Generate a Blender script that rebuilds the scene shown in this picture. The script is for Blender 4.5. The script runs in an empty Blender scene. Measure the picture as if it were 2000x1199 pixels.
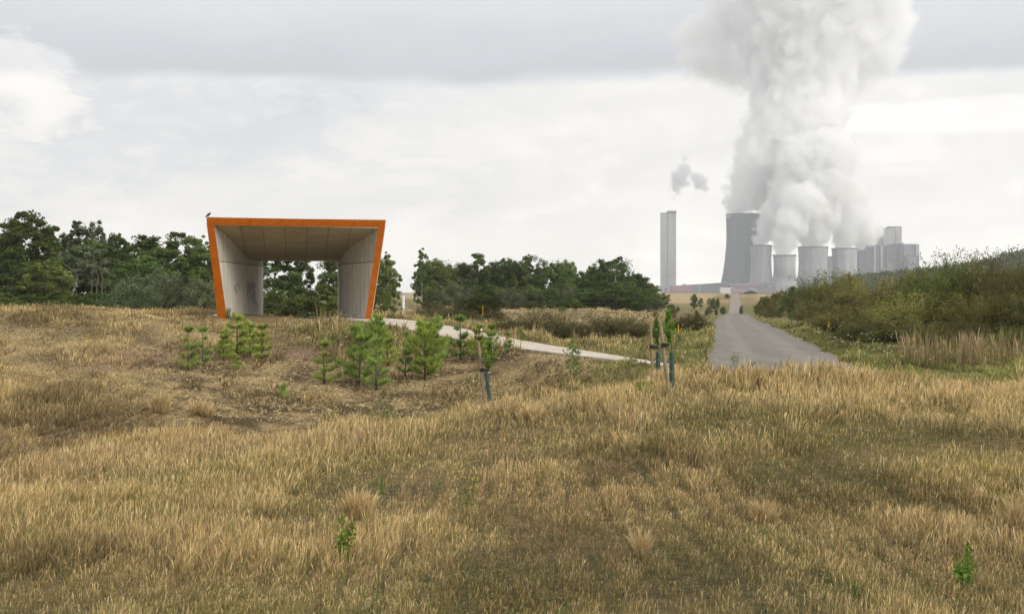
import bpy, bmesh, math, random
import numpy as np
from mathutils import Vector, Matrix

sc = bpy.context.scene
COL = sc.collection
F = 2800.0; HZ = 566.0            # focal length and horizon, in pixels of the 2000 px photograph
rs = np.random.RandomState

# ---------------------------------------------------------------- helpers
def tag(o, label=None, cat=None, group=None, kind=None):
    if label: o['label'] = label
    if cat: o['category'] = cat
    if group: o['group'] = group
    if kind: o['kind'] = kind
    return o

def empty(name, loc=(0, 0, 0), rz=0.0, label=None, cat=None, group=None, scale=(1, 1, 1)):
    o = bpy.data.objects.new(name, None)
    o.empty_display_size = 0.2
    COL.objects.link(o)
    o.location = loc; o.rotation_euler = (0, 0, rz); o.scale = scale
    return tag(o, label, cat, group)

def link(name, me, parent=None, loc=None):
    o = bpy.data.objects.new(name, me)
    COL.objects.link(o)
    if parent is not None: o.parent = parent
    if loc is not None: o.location = loc
    return o

def mesh_np(name, V, Q, m, col=None, smooth=False, uv=None):
    V = np.asarray(V, np.float32); Q = np.asarray(Q, np.int32)
    me = bpy.data.meshes.new(name)
    k = Q.shape[1]
    me.vertices.add(len(V)); me.vertices.foreach_set('co', V.ravel())
    me.loops.add(Q.size); me.loops.foreach_set('vertex_index', Q.ravel())
    me.polygons.add(len(Q)); me.polygons.foreach_set('loop_start', np.arange(len(Q), dtype=np.int32) * k)
    me.polygons.foreach_set('use_smooth', np.full(len(Q), smooth, dtype=bool))
    if col is not None:
        a = me.color_attributes.new('Col', 'FLOAT_COLOR', 'POINT')
        c = np.ones((len(V), 4), np.float32); c[:, :3] = col
        a.data.foreach_set('color', c.ravel())
    if uv is not None:
        l = me.uv_layers.new(name='UVMap')
        l.data.foreach_set('uv', np.asarray(uv, np.float32)[Q.ravel()].ravel())
    if m is not None: me.materials.append(m)
    me.update(calc_edges=True)
    return me

class MB:
    """collects simple shapes into one mesh"""
    def __init__(s): s.v = []; s.f = []; s.uv = {}
    def box(s, x0, x1, y0, y1, z0, z1):
        b = len(s.v)
        s.v += [(x0,y0,z0),(x1,y0,z0),(x1,y1,z0),(x0,y1,z0),(x0,y0,z1),(x1,y0,z1),(x1,y1,z1),(x0,y1,z1)]
        s.f += [tuple(b + i for i in q) for q in ((0,3,2,1),(4,5,6,7),(0,1,5,4),(1,2,6,5),(2,3,7,6),(3,0,4,7))]
    def prism(s, poly, y0, y1):
        """poly: (x, z) outline, extruded along y"""
        b = len(s.v); n = len(poly)
        s.v += [(x, y0, z) for x, z in poly] + [(x, y1, z) for x, z in poly]
        s.f.append(tuple(b + i for i in range(n))); s.f.append(tuple(b + n + i for i in reversed(range(n))))
        for i in range(n):
            j = (i + 1) % n
            s.f.append((b + j, b + i, b + n + i, b + n + j))
    def tube(s, pts, radii, n=8, cap=True):
        b = len(s.v); pts = [Vector(p) for p in pts]; m = len(pts)
        ref = Vector((1, 0, 0))
        for i, p in enumerate(pts):
            t = (pts[min(i + 1, m - 1)] - pts[max(i - 1, 0)])
            t = t.normalized() if t.length > 1e-9 else Vector((0, 0, 1))
            if abs(t.dot(ref)) > .95: ref = Vector((0, 1, 0))
            a = (ref - t * ref.dot(t)).normalized(); c = t.cross(a)
            for k in range(n):
                an = 2 * math.pi * k / n
                s.v.append(tuple(p + (a * math.cos(an) + c * math.sin(an)) * radii[i]))
        for i in range(m - 1):
            for k in range(n):
                k2 = (k + 1) % n
                s.f.append((b + i*n + k, b + i*n + k2, b + (i+1)*n + k2, b + (i+1)*n + k))
        if cap:
            s.f.append(tuple(b + k for k in reversed(range(n))))
            s.f.append(tuple(b + (m-1)*n + k for k in range(n)))
    def lathe(s, prof, n=48, cap_top=False):
        b = len(s.v); m = len(prof)
        for r, z in prof:
            for k in range(n):
                a = 2 * math.pi * k / n
                s.v.append((r * math.cos(a), r * math.sin(a), z))
        for i in range(m - 1):
            for k in range(n):
                k2 = (k + 1) % n
                s.f.append((b + i*n + k, b + i*n + k2, b + (i+1)*n + k2, b + (i+1)*n + k))
        if cap_top: s.f.append(tuple(b + (m-1)*n + k for k in range(n)))
    def mesh(s, name, m, smooth=False):
        me = bpy.data.meshes.new(name)
        me.from_pydata(s.v, [], s.f)
        me.materials.append(m)
        if smooth: me.polygons.foreach_set('use_smooth', [True] * len(me.polygons))
        me.update(); return me
    def build(s, name, m, parent=None, smooth=False):
        return link(name, s.mesh(name, m, smooth), parent)

def copy_tree(o, parent=None):
    c = o.copy(); COL.objects.link(c)
    if parent is not None: c.parent = parent
    for ch in list(o.children): copy_tree(ch, c)
    return c

# ---------------------------------------------------------------- noise
def hash2(ix, iy, seed):
    h = (ix.astype(np.int64) * 374761393 + iy.astype(np.int64) * 668265263 + seed * 982451653) & 0xffffffff
    h = ((h ^ (h >> 13)) * 1274126177) & 0xffffffff
    h = h ^ (h >> 16)
    return (h & 0xffffff) / float(0xffffff)
def vnoise(x, y, seed=0):
    x = np.asarray(x, float); y = np.asarray(y, float)
    ix = np.floor(x); iy = np.floor(y); fx = x - ix; fy = y - iy
    fx = fx*fx*(3-2*fx); fy = fy*fy*(3-2*fy)
    ix = ix.astype(np.int64); iy = iy.astype(np.int64)
    a = hash2(ix, iy, seed); b = hash2(ix+1, iy, seed); c = hash2(ix, iy+1, seed); d = hash2(ix+1, iy+1, seed)
    return (a*(1-fx)+b*fx)*(1-fy) + (c*(1-fx)+d*fx)*fy
def fbm(x, y, seed=0, o=4):
    r = 0; a = .5; t = 0
    for i in range(o):
        r = r + a * vnoise(np.asarray(x)*2**i + 17.3*i, np.asarray(y)*2**i - 9.1*i, seed+i); t += a; a *= .5
    return r / t
def sstep(a, b, x):
    t = np.clip((np.asarray(x, float) - a) / (b - a), 0, 1)
    return t*t*(3-2*t)
def pchip(xs, ys, x):
    xs = np.asarray(xs, float); ys = np.asarray(ys, float); x = np.clip(np.asarray(x, float), xs[0], xs[-1])
    h = np.diff(xs); d = np.diff(ys) / h; m = np.zeros_like(ys)
    for i in range(1, len(xs)-1):
        if d[i-1]*d[i] > 0:
            w1 = 2*h[i]+h[i-1]; w2 = h[i]+2*h[i-1]; m[i] = (w1+w2)/(w1/d[i-1]+w2/d[i])
    m[0] = d[0]; m[-1] = d[-1]
    k = np.clip(np.searchsorted(xs, x, side='right')-1, 0, len(xs)-2)
    t = (x-xs[k])/h[k]
    return ((2*t**3-3*t*t+1)*ys[k] + (t**3-2*t*t+t)*h[k]*m[k] + (-2*t**3+3*t*t)*ys[k+1] + (t**3-t*t)*h[k]*m[k+1])

# ---------------------------------------------------------------- terrain
# columns of the land: horizontal bearing (as a photo column) -> [(distance, height relative to the eye)]
FAR = [(700, -1.7), (1500, -3.5), (3600, -7.7), (9000, -16)]
COLS = {
 -600: [(1,-1.7),(10,-2.3),(18,-2.8),(24,-3.15),(28,-3.4),(34,-3.2),(42,-2.6),(48,-2.0),(57,-.95),(62,-.80),(72,-1.2),(100,-2.5),(140,-2.8),(476,-1.5)]+FAR,
 0:    [(1,-1.7),(10,-2.3),(18,-2.8),(25,-3.22),(30,-3.5),(36,-3.3),(44,-2.72),(50,-2.18),(60,-.98),(64,-.88),(72,-1.2),(100,-2.5),(140,-2.8),(476,-1.5)]+FAR,
 200:  [(1,-1.7),(10,-2.3),(18,-2.8),(28,-3.32),(33,-3.65),(40,-3.3),(47,-2.75),(54,-1.95),(62,-.98),(66,-.87),(75,-1.3),(100,-2.5),(140,-2.8),(476,-1.5)]+FAR,
 400:  [(1,-1.7),(10,-2.3),(18,-2.8),(31,-3.45),(36,-3.8),(42,-3.5),(50,-2.95),(58,-2.3),(66,-1.68),(70.5,-1.50),(77,-1.17),(84,-1.4),(100,-2.4),(140,-2.8),(476,-1.5)]+FAR,
 580:  [(1,-1.7),(10,-2.3),(20,-2.95),(34,-3.6),(39,-3.9),(44,-3.62),(50,-3.05),(57,-2.5),(64,-2.0),(72,-1.46),(84,-1.68),(95,-2.2),(110,-2.8),(140,-2.9),(476,-1.5)]+FAR,
 750:  [(1,-1.7),(10,-2.28),(20,-2.9),(37,-3.62),(42,-3.88),(47,-3.42),(52,-2.95),(58,-2.5),(64,-2.0),(70,-1.6),(76,-1.5),(84,-1.75),(100,-2.6),(140,-2.7),(476,-1.5)]+FAR,
 950:  [(1,-1.7),(10,-2.25),(20,-2.8),(41,-3.48),(45.5,-3.5),(50,-2.95),(56,-2.32),(59,-2.1),(66,-2.2),(75,-2.42),(90,-2.5),(120,-2.05),(150,-2.2),(200,-2.9),(300,-2.8),(476,-1.5)]+FAR,
 1130: [(1,-1.7),(10,-2.22),(20,-2.65),(41,-3.15),(46,-3.0),(50,-2.42),(53,-2.2),(60,-2.35),(75,-2.75),(90,-2.6),(120,-2.1),(145,-1.98),(200,-2.9),(300,-2.9),(476,-1.45)]+FAR,
 1300: [(1,-1.7),(10,-2.2),(20,-2.45),(40,-2.78),(45,-2.45),(48,-2.32),(60,-2.4),(80,-2.6),(110,-2.55),(140,-2.5),(240,-3.35),(350,-2.4),(476,-1.36)]+FAR,
 1450: [(1,-1.7),(10,-2.2),(20,-2.42),(35,-2.66),(39,-2.25),(73,-2.3),(145,-3.05),(238,-3.9),(350,-2.7),(476,-1.36)]+FAR,
 1600: [(1,-1.7),(10,-2.2),(20,-2.42),(35,-2.74),(39,-2.25),(60,-2.1),(80,-2.1),(145,-2.7),(238,-3.3),(350,-2.5),(476,-1.36)]+FAR,
 1750: [(1,-1.7),(10,-2.2),(20,-2.42),(36,-2.72),(42,-2.4),(46,-2.25),(60,-1.9),(80,-1.9),(145,-2.2),(238,-2.8),(476,-1.4)]+FAR,
 2000: [(1,-1.7),(10,-2.2),(20,-2.42),(36,-2.72),(42,-2.4),(46,-2.22),(60,-1.8),(80,-1.7),(145,-1.8),(238,-2.2),(476,-1.4)]+FAR,
 2600: [(1,-1.7),(10,-2.2),(20,-2.42),(36,-2.72),(42,-2.4),(46,-2.22),(60,-1.8),(80,-1.7),(145,-1.8),(238,-2.2),(476,-1.4)]+FAR,
}
_us = np.array(sorted(COLS)); _lg = np.linspace(0, math.log(9000), 900)
_tab0 = np.stack([pchip([math.log(d) for d, z in COLS[k]], [z for d, z in COLS[k]], _lg) for k in _us])
_ug = np.arange(-600, 2601, 20.0)
_tab = np.stack([pchip(_us, _tab0[:, j], _ug) for j in range(len(_lg))], 1)
for _ in range(6):                                   # soften across bearings
    _tab[1:-1] = .25*_tab[:-2] + .5*_tab[1:-1] + .25*_tab[2:]

ROADX = [(30, 6.1), (39, 7.4), (73, 12.2), (145, 22.7), (238, 37.2), (476, 74), (760, 118)]
ROADZ = [(30, -2.35), (37, -2.24), (39, -2.18), (73, -2.28), (145, -3.06), (238, -3.9), (350, -2.7), (476, -1.36), (760, -1.8)]
def xroad(y): return pchip(*zip(*ROADX), y)
def zroad(y): return pchip(*zip(*ROADZ), y)
def wroad(y): return np.where(np.asarray(y) < 228, 2.02, 1.35)
# light concrete path: centre line X, Y, Z
PATH = np.array([(5.3, 45.2, -2.42), (2.6, 50, -2.24), (0.0, 56.5, -2.12), (-2.7, 63, -1.86), (-4.3, 66.5, -1.66), (-6.2, 70, -1.50), (-8.0, 73, -1.44), (-9.8, 78, -1.5), (-10.9, 86, -1.66), (-11.5, 96, -2.1)])
def catmull(P, n=12):
    P = np.asarray(P); Q = np.vstack([2*P[0]-P[1], P, 2*P[-1]-P[-2]]); out = []
    for i in range(1, len(Q)-2):
        for t in np.linspace(0, 1, n, endpoint=False):
            out.append(.5*(2*Q[i] + (Q[i+1]-Q[i-1])*t + (2*Q[i-1]-5*Q[i]+4*Q[i+1]-Q[i+2])*t*t + (3*Q[i]-Q[i-1]-3*Q[i+1]+Q[i+2])*t**3))
    out.append(Q[-2]); return np.array(out)
PATHC = catmull(PATH)
def pathdist(X, Y):
    X = np.asarray(X, float); Y = np.asarray(Y, float); sh = X.shape; X = X.ravel(); Y = Y.ravel()
    d = np.full(X.shape, 99.); z = np.zeros(X.shape)
    idx = np.where((Y > 40) & (Y < 102) & (X > -18) & (X < 12))[0]
    for s in range(0, len(idx), 20000):
        k = idx[s:s+20000]
        dd = (X[k, None]-PATHC[None, :, 0])**2 + (Y[k, None]-PATHC[None, :, 1])**2
        w = 1/(dd+.05)**2
        d[k] = np.sqrt(dd.min(1)); z[k] = (w*PATHC[None, :, 2]).sum(1)/w.sum(1)
    return d.reshape(sh), z.reshape(sh)
def zfun(X, Y, bumps=True):
    X = np.asarray(X, float); Y = np.asarray(Y, float)
    r = np.hypot(X, Y); D = np.maximum(np.maximum(Y, r*.55), 1.0)
    u = np.clip(1000 + F*X/D, -600, 2600)
    a = np.clip((u+600)/20, 0, len(_ug)-1.001); b = np.clip(np.log(D)/_lg[1], 0, len(_lg)-1.001)
    i = a.astype(int); j = b.astype(int); a = a-i; b = b-j
    z = (_tab[i, j]*(1-b)+_tab[i, j+1]*b)*(1-a) + (_tab[i+1, j]*(1-b)+_tab[i+1, j+1]*b)*a
    if bumps:
        z = z + (fbm(X/7, Y/7, 3)-.5)*.35*sstep(6, 14, D) + (fbm(X/1.6, Y/1.6, 5, 3)-.5)*.13
        z = z + (fbm(X/9, Y/9, 8)-.5)*.55*sstep(85, 110, Y)*(1-sstep(180, 260, Y))
    # beds of the road and of the path
    dr = np.abs(X-xroad(Y))-wroad(Y); k = (1-sstep(.1, 2.2, dr))*sstep(35, 38.5, Y)*(1-sstep(700, 760, Y))
    z = z*(1-k)+(zroad(Y)-.05)*k
    dp, zp = pathdist(X, Y); k = 1-sstep(1.45, 3.2, dp)
    return z*(1-k)+(zp-.05)*k
def zg(x, y): return float(zfun(np.array([x]), np.array([y]))[0])
def uv_of(X, Y, z): return 1000+F*X/np.maximum(Y, 1), HZ-F*z/np.maximum(Y, 1)
def at(u, D): return ((u-1000)/F*D, D)
def ground_at(u, v, lo=8, hi=120):
    """first point of the land met by the sight line of photo pixel (u, v)"""
    D = np.linspace(lo, hi, 3000); X = (u-1000)/F*D
    z = zfun(X, D); ray = (HZ-v)/F*D
    k = np.where(ray <= z)[0]
    i = k[0] if len(k) else np.argmin(np.abs(ray-z))
    return X[i], D[i], z[i]

# ---------------------------------------------------------------- materials
def new_mat(name):
    m = bpy.data.materials.new(name); m.use_nodes = True; nt = m.node_tree; nt.nodes.clear()
    out = nt.nodes.new('ShaderNodeOutputMaterial')
    return m, nt, out
def nd(nt, t, **kw):
    n = nt.nodes.new(t)
    for k, v in kw.items():
        if k.startswith('i_'):
            n.inputs[k[2:].replace('_', ' ')].default_value = v
        else: setattr(n, k, v)
    return n
def math_(nt, op, a, b=None, c=None, clamp=False):
    n = nt.nodes.new('ShaderNodeMath'); n.operation = op; n.use_clamp = clamp
    for i, x in enumerate((a, b, c)):
        if x is None: continue
        if isinstance(x, (int, float)): n.inputs[i].default_value = x
        else: nt.links.new(x, n.inputs[i])
    return n.outputs[0]
def mixc(nt, fac, a, b, mode='MIX'):
    n = nt.nodes.new('ShaderNodeMix'); n.data_type = 'RGBA'; n.blend_type = mode
    for i, x in ((0, fac), (6, a), (7, b)):
        if isinstance(x, (int, float)): n.inputs[i].default_value = x
        elif isinstance(x, tuple): n.inputs[i].default_value = (*x, 1) if len(x) == 3 else x
        else: nt.links.new(x, n.inputs[i])
    return n.outputs[2]
def noise(nt, vec, scale, detail=4, rough=.55, dist=0):
    n = nt.nodes.new('ShaderNodeTexNoise')
    n.inputs['Scale'].default_value = scale; n.inputs['Detail'].default_value = detail
    n.inputs['Roughness'].default_value = rough; n.inputs['Distortion'].default_value = dist
    if vec is not None: nt.links.new(vec, n.inputs['Vector'])
    return n.outputs[0]
def ramp(nt, fac, stops):
    n = nt.nodes.new('ShaderNodeValToRGB'); e = n.color_ramp.elements
    while len(e) < len(stops): e.new(.5)
    for k, (p, c) in enumerate(stops):
        e[k].position = p; e[k].color = (*c, 1) if isinstance(c, tuple) else (c, c, c, 1)
    nt.links.new(fac, n.inputs[0]); return n.outputs[0]
def mapr(nt, x, a, b, c=0., d=1., smooth=True):
    n = nt.nodes.new('ShaderNodeMapRange'); n.interpolation_type = 'SMOOTHSTEP' if smooth else 'LINEAR'
    nt.links.new(x, n.inputs[0])
    for i, v in enumerate((a, b, c, d)): n.inputs[i+1].default_value = v
    return n.outputs[0]
def mapping(nt, vec, scale=(1, 1, 1), loc=(0, 0, 0)):
    n = nt.nodes.new('ShaderNodeMapping'); n.inputs['Scale'].default_value = scale; n.inputs['Location'].default_value = loc
    nt.links.new(vec, n.inputs[0]); return n.outputs[0]
def principled(nt, out, color, rough=.8, bump=None, bstr=.3, bdist=.02, spec=.3):
    p = nt.nodes.new('ShaderNodeBsdfPrincipled')
    if isinstance(color, tuple): p.inputs['Base Color'].default_value = (*color, 1)
    else: nt.links.new(color, p.inputs['Base Color'])
    if isinstance(rough, (int, float)): p.inputs['Roughness'].default_value = rough
    else: nt.links.new(rough, p.inputs['Roughness'])
    p.inputs['Specular IOR Level'].default_value = spec
    if bump is not None:
        b = nt.nodes.new('ShaderNodeBump'); b.inputs['Strength'].default_value = bstr; b.inputs['Distance'].default_value = bdist
        nt.links.new(bump, b.inputs['Height']); nt.links.new(b.outputs[0], p.inputs['Normal'])
    nt.links.new(p.outputs[0], out.inputs[0]); return p
def coords(nt, k='Object'): return nt.nodes.new('ShaderNodeTexCoord').outputs[k]

def plant_mat(name, transl=.3, var=.25, rough=.7, sat=1.0, noise_s=0):
    """colour comes from the plant's own vertices, varied a little from plant to plant"""
    m, nt, out = new_mat(name)
    a = nd(nt, 'ShaderNodeVertexColor', layer_name='Col')
    oi = nd(nt, 'ShaderNodeObjectInfo')
    hs = nt.nodes.new('ShaderNodeHueSaturation')
    nt.links.new(a.outputs[0], hs.inputs['Color'])
    nt.links.new(mapr(nt, oi.outputs['Random'], 0, 1, 1-var, 1+var, False), hs.inputs['Value'])
    h = math_(nt, 'FRACT', math_(nt, 'MULTIPLY', oi.outputs['Random'], 7.31))
    nt.links.new(mapr(nt, h, 0, 1, .5-.022*(var > 0), .5+.022*(var > 0), False), hs.inputs['Hue'])
    hs.inputs['Saturation'].default_value = sat
    d = nd(nt, 'ShaderNodeBsdfDiffuse'); t = nd(nt, 'ShaderNodeBsdfTranslucent')
    nt.links.new(hs.outputs[0], d.inputs[0]); nt.links.new(hs.outputs[0], t.inputs[0])
    mx = nd(nt, 'ShaderNodeMixShader'); mx.inputs[0].default_value = transl
    nt.links.new(d.outputs[0], mx.inputs[1]); nt.links.new(t.outputs[0], mx.inputs[2])
    nt.links.new(mx.outputs[0], out.inputs[0])
    return m
def plain_mat(name, c, rough=.7, scale=6, amt=.25, bstr=.15, spec=.3):
    m, nt, out = new_mat(name); co = coords(nt)
    n = noise(nt, co, scale, 5)
    k = mixc(nt, 1.0, c, ramp(nt, n, [(.25, 1-amt), (.75, 1+amt)]), 'MULTIPLY')
    principled(nt, out, k, rough, n, bstr, .02, spec); return m
STEAM = True; STEP = .7; HAZE = 1.5e-4; SKYV = 1.20; SUNE = 2.3; EXPO = 0.0; VB = 24; DENOISE = True
# ---------------------------------------------------------------- where what grows (all in world X, Y)
CREST = ([-600, 0, 200, 400, 580, 750, 950, 1130, 1300, 1450, 2600], [925, 905, 880, 860, 845, 826, 790, 765, 742, 728, 728])
CREST_D = ([-600, 0, 200, 400, 580, 750, 950, 1130, 1300, 1450, 2600], [24, 25, 28, 31, 34, 37, 41, 41.5, 41, 38, 38])
def regions(X, Y, z):
    u, v = uv_of(X, Y, z); R = {}
    cd = np.interp(u, *CREST_D)
    R['u'] = u; R['v'] = v
    wob = (fbm(X/2.2, Y/2.2, 41)-.5)*5
    R['fg'] = 1-sstep(-.8, .8, Y-cd+wob*.25)
    R['crest'] = sstep(-13, -1, Y-cd+wob)*R['fg']                    # pale straw on the brow
    # bare stony slope under the pines
    s = (X+9.5)*.0
    cen = np.interp(u, [280, 450, 600, 900, 1100, 1270], [47.5, 46.5, 46.5, 48, 48.5, 47.0])
    hw = np.interp(u, [250, 330, 450, 650, 900, 1120, 1280], [0, 5.2, 7.8, 8.6, 6.6, 3.4, 0])
    R['bare'] = (1-sstep(-1.2, 1.0, np.abs(Y-cen)-hw+wob*.45))*(1-R['fg'])*(hw > 0)
    # dusky pink grass in a band above the bare slope and down to the left
    band = np.interp(u, [0, 250, 420, 520, 700, 800], [46, 50.5, 54.5, 56.5, 58, 58.5])
    R['pink'] = np.exp(-((Y-band-wob*.5)/1.6)**2)*(1-sstep(640, 780, u))*sstep(60, 300, u)*(1-R['fg'])
    R['left'] = (1-sstep(520, 720, u))*(1-R['fg'])*(1-R['bare'])*(Y < 95)
    R['sandy'] = sstep(.52, .66, fbm(X/3.5, Y/2.2, 77))*sstep(160, 260, u)*(1-sstep(360, 440, u))*sstep(50, 56, Y)*(1-sstep(66, 70, Y))
    dr = np.abs(X-xroad(Y))-wroad(Y)
    R['dr'] = np.where(Y > 38.2, dr, 9.)
    R['verge'] = (1-sstep(1.2, 4.5+Y*.012, R['dr']+wob*.3))*(Y > 38.5)*(1-sstep(260, 400, Y))*(1-R['fg'])
    R['right'] = sstep(1480, 1640, u)*(1-R['fg'])*(dr > 0)
    dp, _ = pathdist(X, Y); R['dp'] = dp
    R['meadow'] = (1-R['fg'])*(1-R['bare'])*(1-R['left'])
    R['dark'] = np.exp(-((u-1195)/70)**4)*np.exp(-((Y-(58.5+(u-1195)*.01))/2.6)**4)      # dark gravel patch behind the path
    return R

def land_colour(X, Y, z):
    R = regions(X, Y, z); n = len(X)
    a = fbm(X/3.1, Y/3.1, 11); b = fbm(X/.8, Y/.8, 12, 3); g = fbm(X/11, Y/11, 13)
    def C(*c): return np.array(c)[None, :]
    def mx(c, d, k): return c*(1-k[:, None])+d*k[:, None]
    straw = C(.36, .255, .115); olive = C(.115, .10, .043); soil = C(.11, .082, .05); pink = C(.26, .165, .115)
    c = mx(np.repeat(C(.21, .155, .072), n, 0), np.repeat(olive, n, 0), sstep(.42, .7, a))
    c = mx(c, np.repeat(soil, n, 0), sstep(.5, .75, b)*.6)
    # drier mid slopes
    drycol = mx(np.repeat(C(.38, .29, .155), n, 0), np.repeat(C(.21, .155, .09), n, 0), sstep(.4, .65, a))
    c = mx(c, drycol, np.clip(R['left']*.8+R['meadow']*.45, 0, 1))
    c = mx(c, np.repeat(C(.27, .17, .13), n, 0), R['pink']*.7)
    stony = mx(np.repeat(C(.37, .275, .14), n, 0), np.repeat(C(.10, .075, .042), n, 0), sstep(.38, .64, fbm(X/1.1, Y/1.0, 21)))
    c = mx(c, stony, R['bare'])
    c = mx(c, np.repeat(C(.46, .35, .17), n, 0), R['sandy']*.8)
    c = mx(c, np.repeat(C(.16, .15, .055), n, 0), R['verge']*(.55+.4*sstep(.4, .6, a)))
    c = mx(c, np.repeat(C(.10, .10, .10), n, 0), R['dark']*sstep(.35, .5, b))
    # far ground: hummocks of dry grass, then the stubble field and its green margin
    far = sstep(82, 100, Y)
    fc = mx(np.repeat(C(.37, .28, .15), n, 0), np.repeat(C(.20, .165, .085), n, 0), sstep(.4, .62, fbm(X/5, Y/9, 31)))
    c = mx(c, fc, far*(1-R['verge'])*.9)
    rough = sstep(225, 250, Y)*(1-sstep(285, 320, Y))
    c = mx(c, np.repeat(C(.15, .15, .06), n, 0), rough*.6)
    fld = sstep(300, 330, Y)*(1-sstep(600, 640, Y))*(R['dr'] > 5)
    c = mx(c, np.repeat(C(.40, .31, .18), n, 0), fld)
    grn = sstep(470, 480, Y)*(R['dr'] > 0)*(X > xroad(Y))*(1-sstep(1500, 2000, Y))
    c = mx(c, np.repeat(C(.06, .10, .03), n, 0), grn)
    c = mx(c, np.repeat(C(.10, .11, .06), n, 0), sstep(620, 700, Y)*.8*(1-grn))
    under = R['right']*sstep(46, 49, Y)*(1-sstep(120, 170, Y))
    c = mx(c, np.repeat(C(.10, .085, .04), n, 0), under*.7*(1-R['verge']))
    return c

# ---------------------------------------------------------------- the land, one sheet out to the horizon
def build_land():
    fine = np.arange(-900, 2901, 12.5)
    ang = np.arctan((fine-1000)/F)
    a0, a1 = ang[0], ang[-1]
    coarse = np.linspace(a1, a0+2*math.pi, 60)[1:-1]
    ang = np.concatenate([ang, coarse]); n = len(ang)
    rad = np.concatenate([np.geomspace(.6, 8, 24)[:-1], np.geomspace(8, 120, 300)[:-1], np.geomspace(120, 900, 150)[:-1], np.geomspace(900, 4350, 20)])
    A, Rr = np.meshgrid(ang, rad)
    X = (Rr*np.sin(A)).ravel(); Y = (Rr*np.cos(A)).ravel()
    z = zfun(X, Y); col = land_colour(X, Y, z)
    m = len(rad); k = np.arange(n); k2 = (k+1) % n
    Q = np.concatenate([np.stack([i*n+k, (i+1)*n+k, (i+1)*n+k2, i*n+k2], 1) for i in range(m-1)])[:, ::-1]
    V = np.stack([X, Y, z], 1)
    ma, nt, out = new_mat('land')
    co = coords(nt); c = nd(nt, 'ShaderNodeVertexColor', layer_name='Col').outputs[0]
    n1 = noise(nt, co, 6.5, 7, .75); n2 = noise(nt, co, 55, 4, .7); n3 = noise(nt, co, 1.3, 5)
    c = mixc(nt, 1.0, c, ramp(nt, n1, [(.34, .42), (.5, .95), (.66, 1.55)]), 'MULTIPLY')
    c = mixc(nt, .8, c, ramp(nt, n2, [(.3, .5), (.7, 1.5)]), 'MULTIPLY')
    c = mixc(nt, .5, c, ramp(nt, n3, [(.3, .75), (.7, 1.2)]), 'MULTIPLY')
    principled(nt, out, c, .95, n1, .9, .10, .1)
    o = link('ground', mesh_np('ground', V, Q, ma, col, True)); tag(o, kind='structure')
    # centre cap
    return o
build_land()

def strip(name, P, hw, lift, m, across=6, kind='structure', thick=.12):
    """a ribbon along P (x, y, z), with real edges"""
    P = np.asarray(P); T = np.gradient(P[:, :2], axis=0); T /= np.linalg.norm(T, axis=1)[:, None]
    N = np.stack([T[:, 1], -T[:, 0]], 1)
    hw = np.broadcast_to(hw, len(P)); s = np.linspace(-1, 1, across+1)
    top = np.zeros((len(P), across+3, 3))
    for j, q in enumerate(s):
        e = 1+.03*(vnoise(P[:, 0]*3+7, P[:, 1]*1.5, 5)-.5)*(abs(q) == 1)*2
        top[:, j+1, :2] = P[:, :2]+N*(q*hw*e)[:, None]; top[:, j+1, 2] = P[:, 2]+lift
    top[:, 0] = top[:, 1]-[0, 0, thick]; top[:, -1] = top[:, -2]-[0, 0, thick]
    n = across+3; k = np.arange(n-1)
    Q = np.concatenate([np.stack([i*n+k, i*n+k+1, (i+1)*n+k+1, (i+1)*n+k], 1) for i in range(len(P)-1)])
    arc = np.concatenate([[0], np.cumsum(np.linalg.norm(np.diff(P[:, :2], axis=0), axis=1))])
    uv = np.stack([np.repeat(np.concatenate([[-1], s, [1]])[None], len(P), 0).ravel(), np.repeat(arc, n)], 1)
    o = link(name, mesh_np(name, top.reshape(-1, 3), Q, m, uv=uv)); tag(o, kind=kind); return o

def asphalt(name, base, var):
    m, nt, out = new_mat(name); co = coords(nt)
    uv = coords(nt, 'UV')
    c = mixc(nt, 1., base, ramp(nt, noise(nt, mapping(nt, co, (1, .12, 1)), 1.6, 5, .6), [(.3, 1-var), (.7, 1+var)]), 'MULTIPLY')
    c = mixc(nt, 1., c, ramp(nt, noise(nt, co, 60, 3, .8), [(.3, .7), (.7, 1.3)]), 'MULTIPLY')
    x = nd(nt, 'ShaderNodeSeparateXYZ'); nt.links.new(uv, x.inputs[0])
    e = mapr(nt, math_(nt, 'ADD', math_(nt, 'ABSOLUTE', x.outputs[0]), math_(nt, 'MULTIPLY', noise(nt, co, 2.5, 4), .16)), .93, 1.06)
    c = mixc(nt, math_(nt, 'MULTIPLY', e, .55), c, (.17, .135, .08))
    wt = math_(nt, 'ABSOLUTE', math_(nt, 'SUBTRACT', math_(nt, 'ABSOLUTE', x.outputs[0]), .42)); c = mixc(nt, math_(nt, 'MULTIPLY', mapr(nt, wt, .05, .22, 1, 0), .28), c, (.30, .285, .26))
    # fine cracks running across
    vo = nd(nt, 'ShaderNodeTexVoronoi', feature='DISTANCE_TO_EDGE'); vo.inputs['Scale'].default_value = .22
    nt.links.new(mapping(nt, co, (1, .5, 1)), vo.inputs['Vector'])
    c = mixc(nt, mapr(nt, vo.outputs['Distance'], .004, .0, 0., .5), c, (.03, .03, .03))
    principled(nt, out, c, .9, noise(nt, co, 90, 3), .3, .01, .2); return m
ys = np.concatenate([np.arange(38.2, 120, 1.), np.arange(120, 228.1, 3.)])
strip('road', np.stack([xroad(ys), ys, zroad(ys)], 1), 2.10, .012, asphalt('asphalt', (.205, .19, .168), .14))
ys = np.arange(228.2, 720, 5.)
strip('farm_track', np.stack([xroad(ys), ys, zroad(ys)], 1), 1.32, .05, asphalt('track_surface', (.27, .225, .195), .12))
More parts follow.
